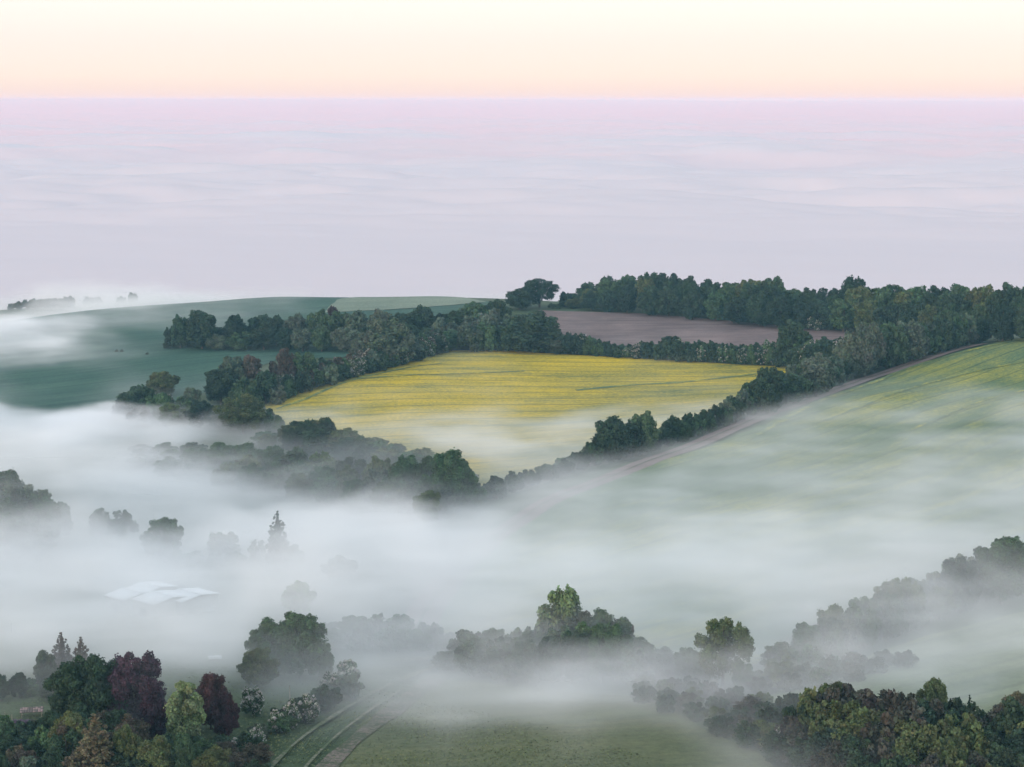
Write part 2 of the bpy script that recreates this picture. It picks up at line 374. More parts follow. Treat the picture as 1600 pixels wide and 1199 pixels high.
# bank of denser lilac haze lying over the far cloud
hy = 6200 * (33000 / 6200.) ** np.linspace(0, 1, 90); hu = np.linspace(-1, 1, 200)
HX, HY = np.meshgrid(hu * .75, hy); HX = HX * HY
top = SEA + 30 + 18 * fbm(HX / 1500, HY / 1500, 63, 3) + sm(6200, 30000, HY) * 175 + sm(12000, 30000, HY) * 50 * fbm(HX / 7000, HY / 40000, 61, 4)
top = np.minimum(top, 149)
nV = HX.size
V = np.r_[np.stack([HX, HY, top], -1).reshape(-1, 3), np.stack([HX, HY, np.full_like(top, SEA - 70)], -1).reshape(-1, 3)]
F = grid_faces(200, 90).tolist(); F2 = [(a + nV, d + nV, c + nV, b + nV) for a, b, c, d in F]
sd = []
for i in range(199):
    sd.append((i, i + nV, i + 1 + nV, i + 1)); q = 89 * 200 + i; sd.append((q, q + 1, q + 1 + nV, q + nV))
for j in range(89):
    q = j * 200; sd.append((q, q + 200, q + 200 + nV, q + nV)); q = j * 200 + 199; sd.append((q, q + nV, q + 200 + nV, q + 200))
tag(obj('haze_bank', mesh_np('haze_bank', V, F + F2 + sd, [vol_mat('lilac_haze', 3.2e-4, (.84, .56, .57))])), 'lilac bank of haze lying over the far cloud', kind='stuff')

# ------------------------------------------------------------------ mist in the valley (real density grid)
MIST = [  # photo x, photo y, optical depth along the line of sight, thickness in metres
 (100,600,0,5),(-100,600,0,5),(300,570,0,5),(500,520,0,5),(600,590,0,5),(900,580,0,5),(1200,590,0,5),(1500,570,0,5),(1300,540,0,5),(900,500,0,5),(1300,505,0,5),(500,545,0,5),
 (200,530,0,6),(100,645,0,5),(300,640,.05,5),(450,640,.05,5),(700,615,.1,4),(900,620,.05,4),(1050,600,.05,4),(1600,590,.0,4),(1400,625,.1,4),
 (400,480,.3,7),(550,472,.03,6),(300,485,.5,8),(200,500,.9,8),(100,522,2.0,6),(0,530,5.0,7),(-100,535,5.0,8),(40,535,4.0,6),(30,558,.6,5),(0,500,.4,5),(-60,500,.4,5),(70,498,.4,5),(60,0,2.0,19,1585),(-60,0,2.0,19,1585),(150,0,2.8,19,1590),(210,0,2.4,18,1590),(270,0,2.4,12,1560),(150,535,.2,6),(-100,580,.1,6),
 (150,492,.9,6),(230,481,1.4,7),
 (0,685,3.6,8),(130,680,8.0,9),(280,688,4.5,8),(400,690,1.2,7),(0,715,1.6,8),(200,720,2.0,9),(350,720,.5,10),(480,705,.3,11),(600,725,.3,12),(680,740,.2,11),(450,760,.75,12),(650,770,.45,12),(350,760,1.0,12),(550,775,.8,12),(690,790,.6,11),
 (560,650,.5,4),(700,638,.15,4),(850,638,.12,4),(580,640,.1,4),(700,668,1.0,4),(850,668,.7,4),(600,685,.8,5),(760,700,1.6,6),(860,700,1.2,5),(1000,660,.5,4),(960,690,.6,5),
 (50,790,1.0,17),(150,770,2.8,9),(300,780,3.0,9),(450,845,2.2,5),(600,868,2.2,5),(700,878,1.5,5),(780,800,.8,5),(860,740,.9,6),
 (50,850,1.1,17),(200,850,1.8,10),(330,860,1.9,9),(480,885,2.4,9),(620,900,2.8,11),(80,920,2.4,11),(250,920,2.3,7),(250,955,2.5,8),(400,930,2.2,9),(550,940,2.1,10),
 (80,990,2.2,9),(250,990,2.2,9),(350,1030,1.6,7),(480,1010,1.3,16),(430,1030,1.3,15),(600,985,1.5,10),(650,1015,1.1,9),(560,1040,1.1,9),
 (195,1100,.45,15),(245,1115,.5,15),(20,1050,.9,8),(110,1030,1.0,8),(20,1090,.25,6),(120,1080,.2,6),(200,1090,.35,8),(330,1100,.1,6),(430,1060,.8,9),(470,1110,.35,6),(300,1160,0,4),(100,1160,0,4),(200,1199,0,4),(400,1190,0,4),(50,1199,0,4),(600,1199,0,4),(800,1199,0,4),(1000,1199,0,4),(380,1140,0,4),(500,1199,0,4),(500,1150,.12,5),
 (1000,735,.5,5),(1100,690,.3,4),(1200,680,.5,5),(1350,675,.5,5),(1500,655,.35,5),(1600,680,1.0,6),(1450,700,1.3,6),(1250,730,1.2,6),(1100,760,1.2,6),(950,800,1.1,6),(1350,770,1.0,6),(1550,760,.75,6),
 (1150,820,.75,6),(1250,830,.6,6),(1000,850,1.0,7),(850,850,1.1,7),(1450,815,1.2,7),(1600,790,1.2,6),
 (750,900,1.9,8),(900,915,2.6,8),(1050,905,2.8,8),(1200,890,2.6,8),(1350,870,2.0,8),(1500,850,1.3,6),(780,950,2.0,9),(1000,960,1.9,7),(1150,950,2.0,8),(1300,930,1.5,7),
 (720,1000,1.2,8),(850,1030,.8,9),(950,1040,.8,9),(1030,1030,.8,7),(1100,1020,.9,8),(1200,1010,1.7,8),(1180,1060,1.4,8),(800,1065,1.0,8),(900,1080,1.3,6),(1000,1085,1.3,7),(1100,1090,1.1,7),(700,1080,.9,6),
 (620,1075,.6,6),(700,1110,.45,4),(850,1115,.55,4),(950,1125,.35,4),(1050,1125,.5,5),(600,1170,.06,4),(800,1175,.05,4),(1000,1180,.05,4),(1150,1150,.3,4),(1250,1125,.7,8),
 (1300,1030,1.4,12),(1250,1080,1.4,10),(1150,1110,1.2,9),(1400,990,1.3,10),(1500,960,1.2,9),(1600,935,1.0,8),(1400,1050,.9,5),(1500,1030,.7,4),(1600,1020,.6,4),(1600,1070,.25,4),(1500,1080,.4,4),(1400,1130,.1,5),(1550,1170,0,5),(1300,1170,.1,5),(1600,1120,.03,4),
 (-100,700,1.5,8),(-100,800,1.5,9),(-100,950,2.2,10),(-100,1100,.4,6),(1720,620,.1,4),(1720,720,.7,5),(1720,850,1.2,6),(1720,1000,.8,5),(1720,1130,0,4),
]
MIST_GAIN = 1.05
mp = []
for px, py, tau, th, *far_ in MIST:
    if px > 740 and 690 < py < 965: tau *= .72
    if px < 700 and 745 < py < 1005: tau *= .8
    x, y, z_ = hit(px, py, *far_)
    th *= 1.0 + .55 * max(0, min(1, (py - 700) / 100))
    mp.append((x / y, math.log(y), tau * (CAM_H - z_) / y / th, th))
mp = np.array(mp)
VS = 3.5; VX0, VX1, VY0, VY1 = -470., 470., 360., 1760.
vx = np.arange(VX0, VX1 + .1, VS); vy = np.arange(VY0, VY1 + .1, VS); nx, ny = len(vx), len(vy)
MX, MY = np.meshgrid(vx, vy); MH = hgt(MX, MY)
wa = np.zeros_like(MX); da = wa.copy(); ta = wa.copy()
# drifting edges: warp the positions a little
wxn = fbm(MX / 90, MY / 60, 71, 4); wyn = fbm(MX / 110, MY / 50, 81, 4)
QX = MX / MY + .012 * wxn; QY = np.log(MY) + .028 * wyn
for a, b, d_, t_ in mp:
    r2 = ((QX - a) / .030) ** 2 + ((QY - b) / .052) ** 2
    w_ = 1 / (r2 + .08) ** 2.6
    wa += w_; da += w_ * d_; ta += w_ * t_
DD = da / wa; TT = ta / wa
st = fbm(MX / 75 + MY / 400, MY / 26 - MX / 500, 91, 5)
st2 = fbm(MX / 30 + 9, MY / 14 - MX / 160, 95, 4)
DD = DD * np.clip(1 + .75 * st + .35 * st2, .12, 3) * MIST_GAIN
TT = TT * np.clip(1 + .35 * fbm(MX / 60, MY / 40, 99, 4) + .2 * st, .45, 1.8)
DD *= sm(VX0, VX0 + 30, MX) * sm(VX1, VX1 - 30, MX) * sm(VY0, VY0 + 10, MY) * sm(VY1, VY1 - 80, MY)
DD = np.where(DD < 3e-4, 0, DD)
mm = vol_mat('valley_mist', 1, (.985, .99, 1.0))
me = mesh_np('mist', np.stack([MX, MY, MH + TT], -1).reshape(-1, 3), np.zeros((0, 4)), [mm])
for nm, ar in (('mist_density', DD), ('mist_thick', TT), ('mist_ground', MH)):
    a_ = me.attributes.new(nm, 'FLOAT', 'POINT'); a_.data.foreach_set('value', ar.ravel().astype('f'))
mist = tag(obj('mist', me), 'white ground mist pooled in the valley and drifting over the hedges', kind='stuff')
G = bpy.data.node_groups.new('mist_grid', 'GeometryNodeTree')
G.interface.new_socket('Geometry', in_out='INPUT', socket_type='NodeSocketGeometry'); G.interface.new_socket('Geometry', in_out='OUTPUT', socket_type='NodeSocketGeometry')
N = G.nodes.new; L = G.links.new
gi = N('NodeGroupInput'); go = N('NodeGroupOutput'); vc = N('GeometryNodeVolumeCube'); sm_ = N('GeometryNodeSetMaterial'); sm_.inputs['Material'].default_value = mm
z0, z1 = float(MH[DD > 0].min()) - 1, float((MH + TT * 2.2)[DD > 1e-3].max()) + 1
vc.inputs['Min'].default_value = (VX0, VY0, z0); vc.inputs['Max'].default_value = (VX1, VY1, z1)
vc.inputs['Resolution X'].default_value = nx; vc.inputs['Resolution Y'].default_value = ny; vc.inputs['Resolution Z'].default_value = int((z1 - z0) / 1.5)
def GM(op, a, b=None, c=None, clamp=False):
    nd = N('ShaderNodeMath'); nd.operation = op; nd.use_clamp = clamp
    for k, x in enumerate((a, b, c)):
        if x is None: continue
        if isinstance(x, (int, float)): nd.inputs[k].default_value = x
        else: L(x, nd.inputs[k])
    return nd.outputs[0]
pos = N('GeometryNodeInputPosition'); sx = N('ShaderNodeSeparateXYZ'); L(pos.outputs[0], sx.inputs[0])
ix = GM('ROUND', GM('MULTIPLY', GM('SUBTRACT', sx.outputs[0], VX0), 1 / VS)); iy = GM('ROUND', GM('MULTIPLY', GM('SUBTRACT', sx.outputs[1], VY0), 1 / VS))
idx = GM('MULTIPLY_ADD', iy, nx, ix)
def samp(nm):
    si = N('GeometryNodeSampleIndex'); si.data_type = 'FLOAT'; si.domain = 'POINT'; si.clamp = True
    na = N('GeometryNodeInputNamedAttribute'); na.data_type = 'FLOAT'; na.inputs[0].default_value = nm
    L(gi.outputs[0], si.inputs['Geometry']); L(na.outputs[0], si.inputs['Value']); L(idx, si.inputs['Index']); return si.outputs[0]
D_, T_, H_ = samp('mist_density'), samp('mist_thick'), samp('mist_ground')
vm = N('ShaderNodeVectorMath'); vm.operation = 'MULTIPLY'; L(pos.outputs[0], vm.inputs[0]); vm.inputs[1].default_value = (.035, .055, .14)
nz = N('ShaderNodeTexNoise'); nz.inputs['Scale'].default_value = 1; nz.inputs['Detail'].default_value = 3; nz.inputs['Distortion'].default_value = .6; L(vm.outputs[0], nz.inputs['Vector'])
u = GM('DIVIDE', GM('SUBTRACT', sx.outputs[2], H_), T_)            # 0 at the ground, 1 at the mist top
vf = N('ShaderNodeVectorMath'); vf.operation = 'MULTIPLY'; L(pos.outputs[0], vf.inputs[0]); vf.inputs[1].default_value = (.022, .05, .22)
nf = N('ShaderNodeTexNoise'); nf.inputs['Scale'].default_value = 1; nf.inputs['Detail'].default_value = 4; nf.inputs['Roughness'].default_value = .6; nf.inputs['Distortion'].default_value = 1.2; L(vf.outputs[0], nf.inputs['Vector'])
wisp = GM('MAXIMUM', GM('MULTIPLY_ADD', nf.outputs[0], 4.4, -1.2), .12)
prof = GM('SUBTRACT', GM('MULTIPLY_ADD', nz.outputs[0], 1.1, .95), u)
prof = GM('MULTIPLY', prof, 1.0, clamp=True)
dens = GM('MULTIPLY', GM('MULTIPLY', D_, prof), wisp)
dens = GM('MULTIPLY', dens, GM('GREATER_THAN', u, -1.0))
dens = GM('MAXIMUM', GM('SUBTRACT', dens, 2e-4), 0.0)
L(dens, vc.inputs['Density']); L(vc.outputs[0], sm_.inputs[0]); L(sm_.outputs[0], go.inputs[0])
md = mist.modifiers.new('density_grid', 'NODES'); md.node_group = G

# ------------------------------------------------------------------ trees
def leaf_quads(C, Nn, size, rs, tint, elong=1.0):
    n_ = len(C)
    Nn = Nn / np.maximum(np.linalg.norm(Nn, axis=1), 1e-6)[:, None]
    r = rs.normal(size=(n_, 3)); a = np.cross(Nn, r); a /= np.maximum(np.linalg.norm(a, axis=1), 1e-6)[:, None]; b = np.cross(Nn, a)
    s = (size * rs.uniform(.6, 1.35, n_))[:, None]; a = a * s * .5 * elong; b = b * s * .5
    bend = Nn * s * .12
    V = np.stack([C - a - b - bend, C + a - b * .6 + bend, C + a * .9 + b - bend, C - a * .7 + b * .8 + bend], 1).reshape(-1, 3)
    F = np.arange(n_ * 4).reshape(-1, 4)
    T = np.repeat(tint, 4, axis=0)
    return V, F, T
def tube(pts_, rads, k=7):
    V, F = [], []
    pts_ = [Vector(p) for p in pts_]
    for i, p in enumerate(pts_):
        d = (pts_[min(i + 1, len(pts_) - 1)] - pts_[max(i - 1, 0)]).normalized()
        a = d.orthogonal().normalized(); b = d.cross(a)
        V += [tuple(p + (a * math.cos(t * 2 * math.pi / k) + b * math.sin(t * 2 * math.pi / k)) * rads[i]) for t in range(k)]
    for i in range(len(pts_) - 1):
        for t in range(k):
            F.append((i * k + t, i * k + (t + 1) % k, (i + 1) * k + (t + 1) % k, (i + 1) * k + t))
    return V, F
def merge(parts):
    V, F, o_ = [], [], 0
    for v, f in parts:
        V += list(v); F += [tuple(i + o_ for i in q) for q in f]; o_ += len(v)
    return V, F

def make_proto(kind, seed, H, Wd, nleaf, leaf, nl=34, base=.16, petal=0., blen=.0, flat=.0, gap=.0):
    """returns (crown mesh, trunk mesh) with its foot at the origin"""
    rs = np.random.RandomState(seed); rnd = random.Random(seed)
    lobes = []
    R = Wd / 2
    if kind == 'cone':
        for k in range(nl * 2):
            t = (k + .5) / (nl * 2); zc = H * (base + (1 - base) * t); rr = R * (1 - t) ** .6 * rnd.uniform(.72, 1.15)
            lobes.append((0, 0, zc, max(.04 * R, rr * .4)))
            for q in range(max(3, int(15 * (1 - t)) + 2)):
                a = rnd.uniform(0, 6.28); lr = max(.05 * R, rr * .2)
                lobes.append((max(0, rr - lr) * math.cos(a), max(0, rr - lr) * math.sin(a), zc - rr * .18, lr * rnd.uniform(.8, 1.15)))
    else:
        zc0 = H * (base + (1 - base) * .48); rz = H * (1 - base) * .5
        nb = max(9, nl // 2)
        for k in range(nb):
            g_ = (k + .5) / nb; zz = 1 - 1.9 * g_; a = k * 2.39996 + rnd.uniform(-.6, .6); rr = math.sqrt(max(0, 1 - zz * zz))
            if kind == 'egg': rr *= (.88 - .2 * zz)
            if kind == 'flat': zz = zz * .8 + .05
            br = rnd.uniform(.28, .46) * (1 - gap * .5) * (.85 if kind == 'egg' else 1)
            q = (1 - br * .9) * rnd.uniform(.78, 1.12)
            cx, cy_, cz, bR = rr * math.cos(a) * R * q, rr * math.sin(a) * R * q, zc0 + zz * rz * (1 - br * .8) * rnd.uniform(.85, 1.08), br * min(R, rz)
            lobes.append((cx, cy_, cz, bR * .86))
            for j in range(max(4, int(nl / 5))):
                dv = Vector((rnd.gauss(0, 1) + cx / R * 1.1, rnd.gauss(0, 1) + cy_ / R * 1.1, rnd.gauss(0, 1) + .5 + (cz - zc0) / rz * .7)).normalized()
                sr = bR * rnd.uniform(.28, .50); lobes.append((cx + dv.x * bR * .78, cy_ + dv.y * bR * .78, cz + dv.z * bR * .78, sr))
        for k in range(int(nl * .2)):
            lobes.append((rnd.uniform(-.4, .4) * R, rnd.uniform(-.4, .4) * R, zc0 + rnd.uniform(-.5, .3) * rz, .42 * min(R, rz)))
    Lb = np.array(lobes); ar = Lb[:, 3] ** 2; pr = ar / ar.sum()
    n_ = int(nleaf * 2.6); li = rs.choice(len(Lb), n_, p=pr)
    d = rs.normal(size=(n_, 3)); d /= np.linalg.norm(d, axis=1)[:, None]
    rr = rs.uniform(.0, 1, n_) ** .35
    # ragged lobe surface, several finger scales
    fr = 1 + .22 * np.sin(d[:, 0] * 5 + li * 1.7) * np.sin(d[:, 1] * 6 + li) * np.sin(d[:, 2] * 5 + li * .6) + .12 * np.sin(d[:, 0] * 13 + li) * np.sin(d[:, 2] * 11 + li * 2.1)
    sprig = 1 + (rs.rand(n_) < .06) * rs.uniform(.05, .35, n_)
    C = Lb[li, :3] + d * (Lb[li, 3] * rr * fr * sprig)[:, None] * (1, 1, .9)
    # drop leaves deep inside other lobes
    keep = np.ones(n_, bool)
    for k in range(len(Lb)):
        dd = np.linalg.norm(C - Lb[k, :3], axis=1) / Lb[k, 3]
        keep &= ~((dd < .7) & (li != k))
    keep &= C[:, 2] > H * base * .35
    if gap > 0:
        gn = np.sin(C[:, 0] * 1.4 + seed) * np.sin(C[:, 1] * 1.3) * np.sin(C[:, 2] * 1.7 + 1); keep &= gn < (.75 - gap)
    idx_ = np.where(keep)[0][:nleaf]
    C, d, li = C[idx_], d[idx_], li[idx_]
    Nn = d * 1.0 + rs.normal(size=C.shape) * .55 + np.array([0, 0, .15])
    lt = rs.uniform(.72, 1.28, (len(Lb), 1)) * np.array([[1, 1, 1]]) + rs.uniform(-.07, .07, (len(Lb), 3))
    T = lt[li] * rs.uniform(.75, 1.3, (len(C), 1)) * (1 + rs.uniform(-.1, .1, (len(C), 3)))
    V, F, TT_ = leaf_quads(C, Nn, leaf, rs, T)
    mi = None
    if petal > 0:
        lp = rs.uniform(.35, 1.2, len(Lb)) * petal
        pr_ = lp[li] * np.clip(.35 + d[:, 2], .12, 1)
        mi = (rs.rand(len(C)) < pr_).astype('i')
    me_ = mesh_np('crown', V, F, [ML, MP] if petal > 0 else [ML], False, mi)
    ca = me_.color_attributes.new('tint', 'FLOAT_COLOR', 'POINT')
    ca.data.foreach_set('color', np.c_[np.clip(TT_, .2, 2), np.ones(len(TT_))].astype('f').ravel())
    parts = []
    r0 = max(.08, H * .022)
    if kind == 'cone':
        parts.append(tube([(0, 0, -.6), (0, 0, H * .4), (0, 0, H * .97)], [r0, r0 * .7, .03]))
    else:
        top_ = H * (base + .32)
        parts.append(tube([(0, 0, -.8), (0, 0, 0), (r0 * .5, 0, top_ * .55), (r0, r0 * .4, top_), (0, 0, H * .8)], [r0 * 1.5, r0 * 1.2, r0, r0 * .75, r0 * .2]))
        for k in range(7):
            lb = Lb[rs.randint(min(nl, len(Lb)))]; s = (0, 0, top_ * rnd.uniform(.45, 1.0))
            e = (lb[0], lb[1], max(lb[2], s[2] + .3)); mid = ((s[0] + e[0]) * .45, (s[1] + e[1]) * .45, s[2] + (e[2] - s[2]) * .35)
            parts.append(tube([s, mid, e], [r0 * .55, r0 * .38, r0 * .1], 5))
    v, f = merge(parts)
    return me_, mesh_np('trunk', v, f, [MB], True), H, Wd

PR = {}
def protos(name, n_, *a, **k):
    PR[name] = [make_proto(a[0], 100 * len(PR) + i * 7 + 3, *a[1:], **k) for i in range(n_)]
protos('near', 4, 'round', 13, 11, 17000, .31, nl=34, base=.04)
protos('mid', 6, 'round', 14, 13, 7500, .52, nl=34, base=.02)
protos('tall', 3, 'round', 17, 12, 7500, .52, nl=38, base=.03)
protos('oak', 2, 'flat', 15, 15, 13000, .34, nl=34, base=.07, gap=.25)
protos('open', 2, 'round', 14, 11, 6500, .36, nl=26, base=.14, gap=.35)
protos('egg', 1, 'egg', 12, 8, 15000, .28, nl=36, base=.05)
protos('spire', 1, 'cone', 16, 8, 9000, .36, nl=14, base=.03)
protos('fir', 2, 'cone', 14, 10, 12000, .32, nl=12, base=.02)
protos('shrub', 4, 'round', 5, 6, 6000, .26, nl=24, base=.0)
protos('bush', 4, 'round', 6, 7, 3000, .44, nl=22, base=.0)
protos('twig', 3, 'round', 6, 6, 6000, .20, nl=24, base=.0, gap=.15)
protos('haw', 3, 'round', 5.5, 6, 7000, .22, nl=22, base=.0, petal=.95)
protos('hawfar', 3, 'round', 6, 7, 3600, .36, nl=22, base=.0, petal=.42)

G_DARK = (.036, .060, .034); G_MID = (.060, .100, .048); G_OLV = (.085, .105, .045); G_GREY = (.085, .11, .075)
BRN = (.085, .072, .052); PURP = (.058, .032, .044); COP = (.062, .034, .037); PALE = (.14, .185, .085); YG = (.095, .115, .045); ORB = (.11, .095, .055); TEAL = (.030, .052, .034); PINKB = (.12, .09, .085); LGR = (.13, .17, .08); TWG = (.064, .064, .050)
CNAME = {G_DARK: 'dark green', G_MID: 'mid green', G_OLV: 'olive green', G_GREY: 'grey green', BRN: 'brownish', PURP: 'purple', COP: 'dark red', PALE: 'pale green', YG: 'yellow green', ORB: 'ochre', TEAL: 'blackish green', PINKB: 'pinkish grey', LGR: 'light green', TWG: 'grey brown'}
KIND = {'near': ('broadleaf_tree', 'tree'), 'mid': ('broadleaf_tree', 'tree'), 'tall': ('broadleaf_tree', 'tree'), 'oak': ('oak_tree', 'oak'), 'open': ('broadleaf_tree', 'tree'), 'egg': ('broadleaf_tree', 'tree'),
        'spire': ('conifer_tree', 'conifer'), 'fir': ('conifer_tree', 'conifer'), 'shrub': ('hedge_shrub', 'shrub'), 'bush': ('hedge_shrub', 'shrub'), 'twig': ('thicket_shrub', 'shrub'),
        'haw': ('hawthorn', 'hawthorn'), 'hawfar': ('hawthorn', 'hawthorn')}
RT = random.Random(5)
def tree(kind, x, y, h, w, col, label, group=None, sink=.3, wide=False):
    if kind in ('shrub', 'bush', 'twig', 'haw', 'hawfar', 'near') and h > 0: w = min(w, 1.45 * h)
    h = max(h, .6 * w) if kind in ('shrub', 'twig') else h
    if wide: w = max(w, (.75 if kind in ('near', 'mid', 'tall') else .95) * h)
    pr = RT.choice(PR[kind]); nm, cat = KIND[kind]
    e = obj(nm, None, loc=(x, y, float(hgt(x, y)) - sink)); e.rotation_euler = (0, 0, RT.uniform(0, 6.28))
    sw = w / pr[3]; e.scale = (sw * RT.uniform(.93, 1.07), sw * RT.uniform(.93, 1.07), (h + sink) / pr[2])
    tag(e, label, cat, group)
    c = obj('crown', pr[0], e); t = obj('trunk', pr[1], e)
    j = [RT.uniform(.9, 1.12) for _ in range(3)]; b = RT.uniform(.85, 1.2)
    c.color = (*[min(1, v * 1.2 * b * (.6 + .4 * q)) for v, q in zip(col, j)], 1)
    return e
def T(kind, px, ytop, ybase, wpx, col, label, group=None, Y=None):
    x, y, z_ = hit(px, ybase, Y)
    zt = CAM_H + slope(px, ytop)[1] * y
    return tree(kind, x, y, max(1., (zt - z_) * 1.03), wpx * y / FPX * 1.05, col, label, group)
def interp(pl, x):
    a = sorted(pl); return float(np.interp(x, [p[0] for p in a], [p[1] for p in a]))
ORD = ['first', 'second', 'third', 'fourth', 'fifth', 'sixth', 'seventh', 'eighth', 'ninth', 'tenth']
def wood(base, sil, rows, depth, spacing, kinds, cols, where, group, front=.62, wmul=1.35, jit=3, hmax=24, hmin=1.6, skip=()):
    """rows of trees from a front edge back; crowns reach up to the wood's outline"""
    x0, x1 = min(p[0] for p in base), max(p[0] for p in base); made = []
    for k in range(rows):
        px = x0 + RT.uniform(0, 8)
        while px <= x1:
            yb = interp(base, px); bx, by, bz = hit(px, yb)
            Y = by + k * depth + RT.uniform(-.3, .3) * depth * (1 if rows > 1 else .3)
            s = spacing * FPX / Y
            f = 1 if rows == 1 else front + (1 - front) * k / (rows - 1)
            ys_ = interp(sil, px) + (RT.uniform(-jit * .3, jit) if k == rows - 1 or rows == 1 else RT.uniform(-jit, jit))
            yt = yb + (ys_ - yb) * f
            X = slope(px, yb)[0] * Y; zg = float(hgt(X, Y)); h = CAM_H + slope(px, yt)[1] * Y - zg
            h = min(hmax, max(hmin, h) + .8); kd = RT.choice(kinds); c = RT.choice(cols)
            row = 'front' if k == 0 and rows > 1 else ('back' if k == rows - 1 and rows > 1 else ('middle' if rows > 1 else None))
            noun = 'white flowering hawthorn' if kd in ('haw', 'hawfar') else f"{CNAME[c]} {KIND[kd][1]}"
            if not any(abs(px - q[0]) < q[1] for q in skip):
                made.append((noun, row, px, tree(kd, X, Y, h, spacing * wmul * RT.uniform(.85, 1.25), c, None, None, wide=True)))
            px += s * RT.uniform(.8, 1.2)
    sets = {}
    for q in made: sets.setdefault((q[0], q[1]), []).append(q)
    for (noun, row), qs in sets.items():
        qs.sort(key=lambda q: q[2]); m_ = len(qs)
        for i, q in enumerate(qs):
            end = f"at the {row} of the {where}" if row else f"in the {where}"
            if m_ == 1: lb = f"only {noun} {end}"
            elif i < 10: lb = f"{noun}, {ORD[i] + ' from' if i else 'furthest'} left {end}"
            elif m_ - 1 - i < 10: lb = f"{noun}, {ORD[m_ - 1 - i] + ' from' if m_ - 1 - i else 'furthest'} right {end}"
            else: lb = f"{noun} just {'left' if i < m_ / 2 else 'right'} of midway {end}"
            tag(q[3], lb, None, group)

# skyline wood behind the brown field
wood([(893,482),(1000,492),(1100,501),(1200,511),(1330,522),(1400,530),(1500,538),(1640,531),(1700,530)],
     [(893,466),(900,452),(915,445),(932,436),(960,428),(1000,424),(1040,426),(1080,428),(1120,433),(1150,438),(1180,431),(1200,429),(1225,437),(1240,449),(1270,448),(1300,446),(1335,431),(1360,441),(1390,440),(1430,443),(1460,446),(1490,440),(1520,448),(1550,441),(1580,444),(1640,440),(1700,443)],
     3, 19, 13.5, ['mid', 'mid', 'tall'], [G_DARK, G_DARK, TEAL, G_MID, G_OLV], 'skyline wood', 'trees of the skyline wood', front=.66, jit=5, wmul=1.3, hmax=34)
T('oak', 843, 433, 486, 60, TEAL, 'round headed oak standing clear on the skyline left of the long wood', Y=1378)
T('mid', 812, 453, 488, 46, G_DARK, 'lower rounded tree just left of the skyline oak', Y=1360)
T('bush', 884, 456, 482, 26, TEAL, 'small dark tree between the skyline oak and the long wood', Y=1385)
for i, px in enumerate((862, 872, 895)):
    T('bush', px, 474, 486, 20, G_DARK, ('low bush just right of the skyline oak', 'low bush midway between skyline oak and long wood', 'low bush touching the left end of the long skyline wood')[i], 'low bushes right of the skyline oak', Y=1370)
T('hawfar', 1275, 492, 517, 34, G_GREY, 'pale flowering hawthorn at the foot of the skyline wood')
# long tree row on the green hillside
wood([(285,545),(400,547),(480,549),(560,549),(640,545),(700,530)],
     [(285,500),(305,510),(340,508),(365,505),(385,500),(400,488),(430,490),(470,492),(500,486),(540,483),(560,479),(590,483),(620,488),(650,479),(680,489),(700,481)],
     2, 13, 12, ['mid', 'mid', 'tall'], [G_DARK, G_MID, TEAL, G_GREY], 'hillside tree row', 'trees of the hillside row', front=.6, jit=4)
T('mid', 282, 494, 545, 32, G_DARK, 'pointed dark tree near the left end of the hillside row')
T('tall', 316, 481, 546, 52, G_DARK, 'tall broad tree standing highest at the left end of the hillside row')
T('tall', 366, 488, 546, 34, TEAL, 'tall dark tree second from the left in the hillside row')
T('bush', 262, 511, 530, 12, G_DARK, 'tiny round tree alone left of the hillside row')
T('bush', 266, 527, 545, 26, TEAL, 'low bush tapering off the left end of the hillside row')
T('hawfar', 364, 518, 545, 22, G_GREY, 'pale hawthorn in front of the hillside tree row')
T('bush', 338, 528, 546, 12, ORB, 'small ochre bush in front of the hillside tree row')
T('mid', 522, 478, 515, 22, COP, 'reddish tree on top of the hillside tree row below the pale field', Y=1275)
for px, lb in ((182, 'left one of two tiny dark bushes alone in the green field'), (190, 'right one of two tiny dark bushes alone in the green field'), (230, 'tiny dark bush in the green field left of the tree row')):
    T('bush', px, 546 if px < 200 else 551, 551 if px < 200 else 555, 6, G_DARK, lb)
# wooded knoll in the centre
wood([(640,568),(700,551),(760,550),(800,550),(880,555)], [(640,525),(690,500),(720,480),(760,475),(800,492),(840,502),(880,520)],
     3, 14, 11, ['mid', 'tall', 'bush'], [G_DARK, G_MID, G_GREY], 'wooded knoll', 'trees on the wooded knoll', front=.6)
T('tall', 740, 470, 535, 62, G_MID, 'domed tree highest on the wooded knoll above the yellow field', Y=1190)
T('tall', 775, 466, 535, 55, G_DARK, 'second domed tree on the knoll, just right of its highest tree', Y=1200)
T('mid', 832, 490, 552, 88, G_DARK, 'wide dark tree at the right end of the wooded knoll')
T('mid', 660, 478, 540, 48, G_DARK, 'dark round tree at the left shoulder of the wooded knoll', Y=1200)
T('mid', 608, 497, 572, 84, G_GREY, 'large grey green domed tree where hillside row and left hedge meet')
T('open', 560, 515, 572, 50, G_GREY, 'loose grey green tree left of the large domed tree', Y=1120)
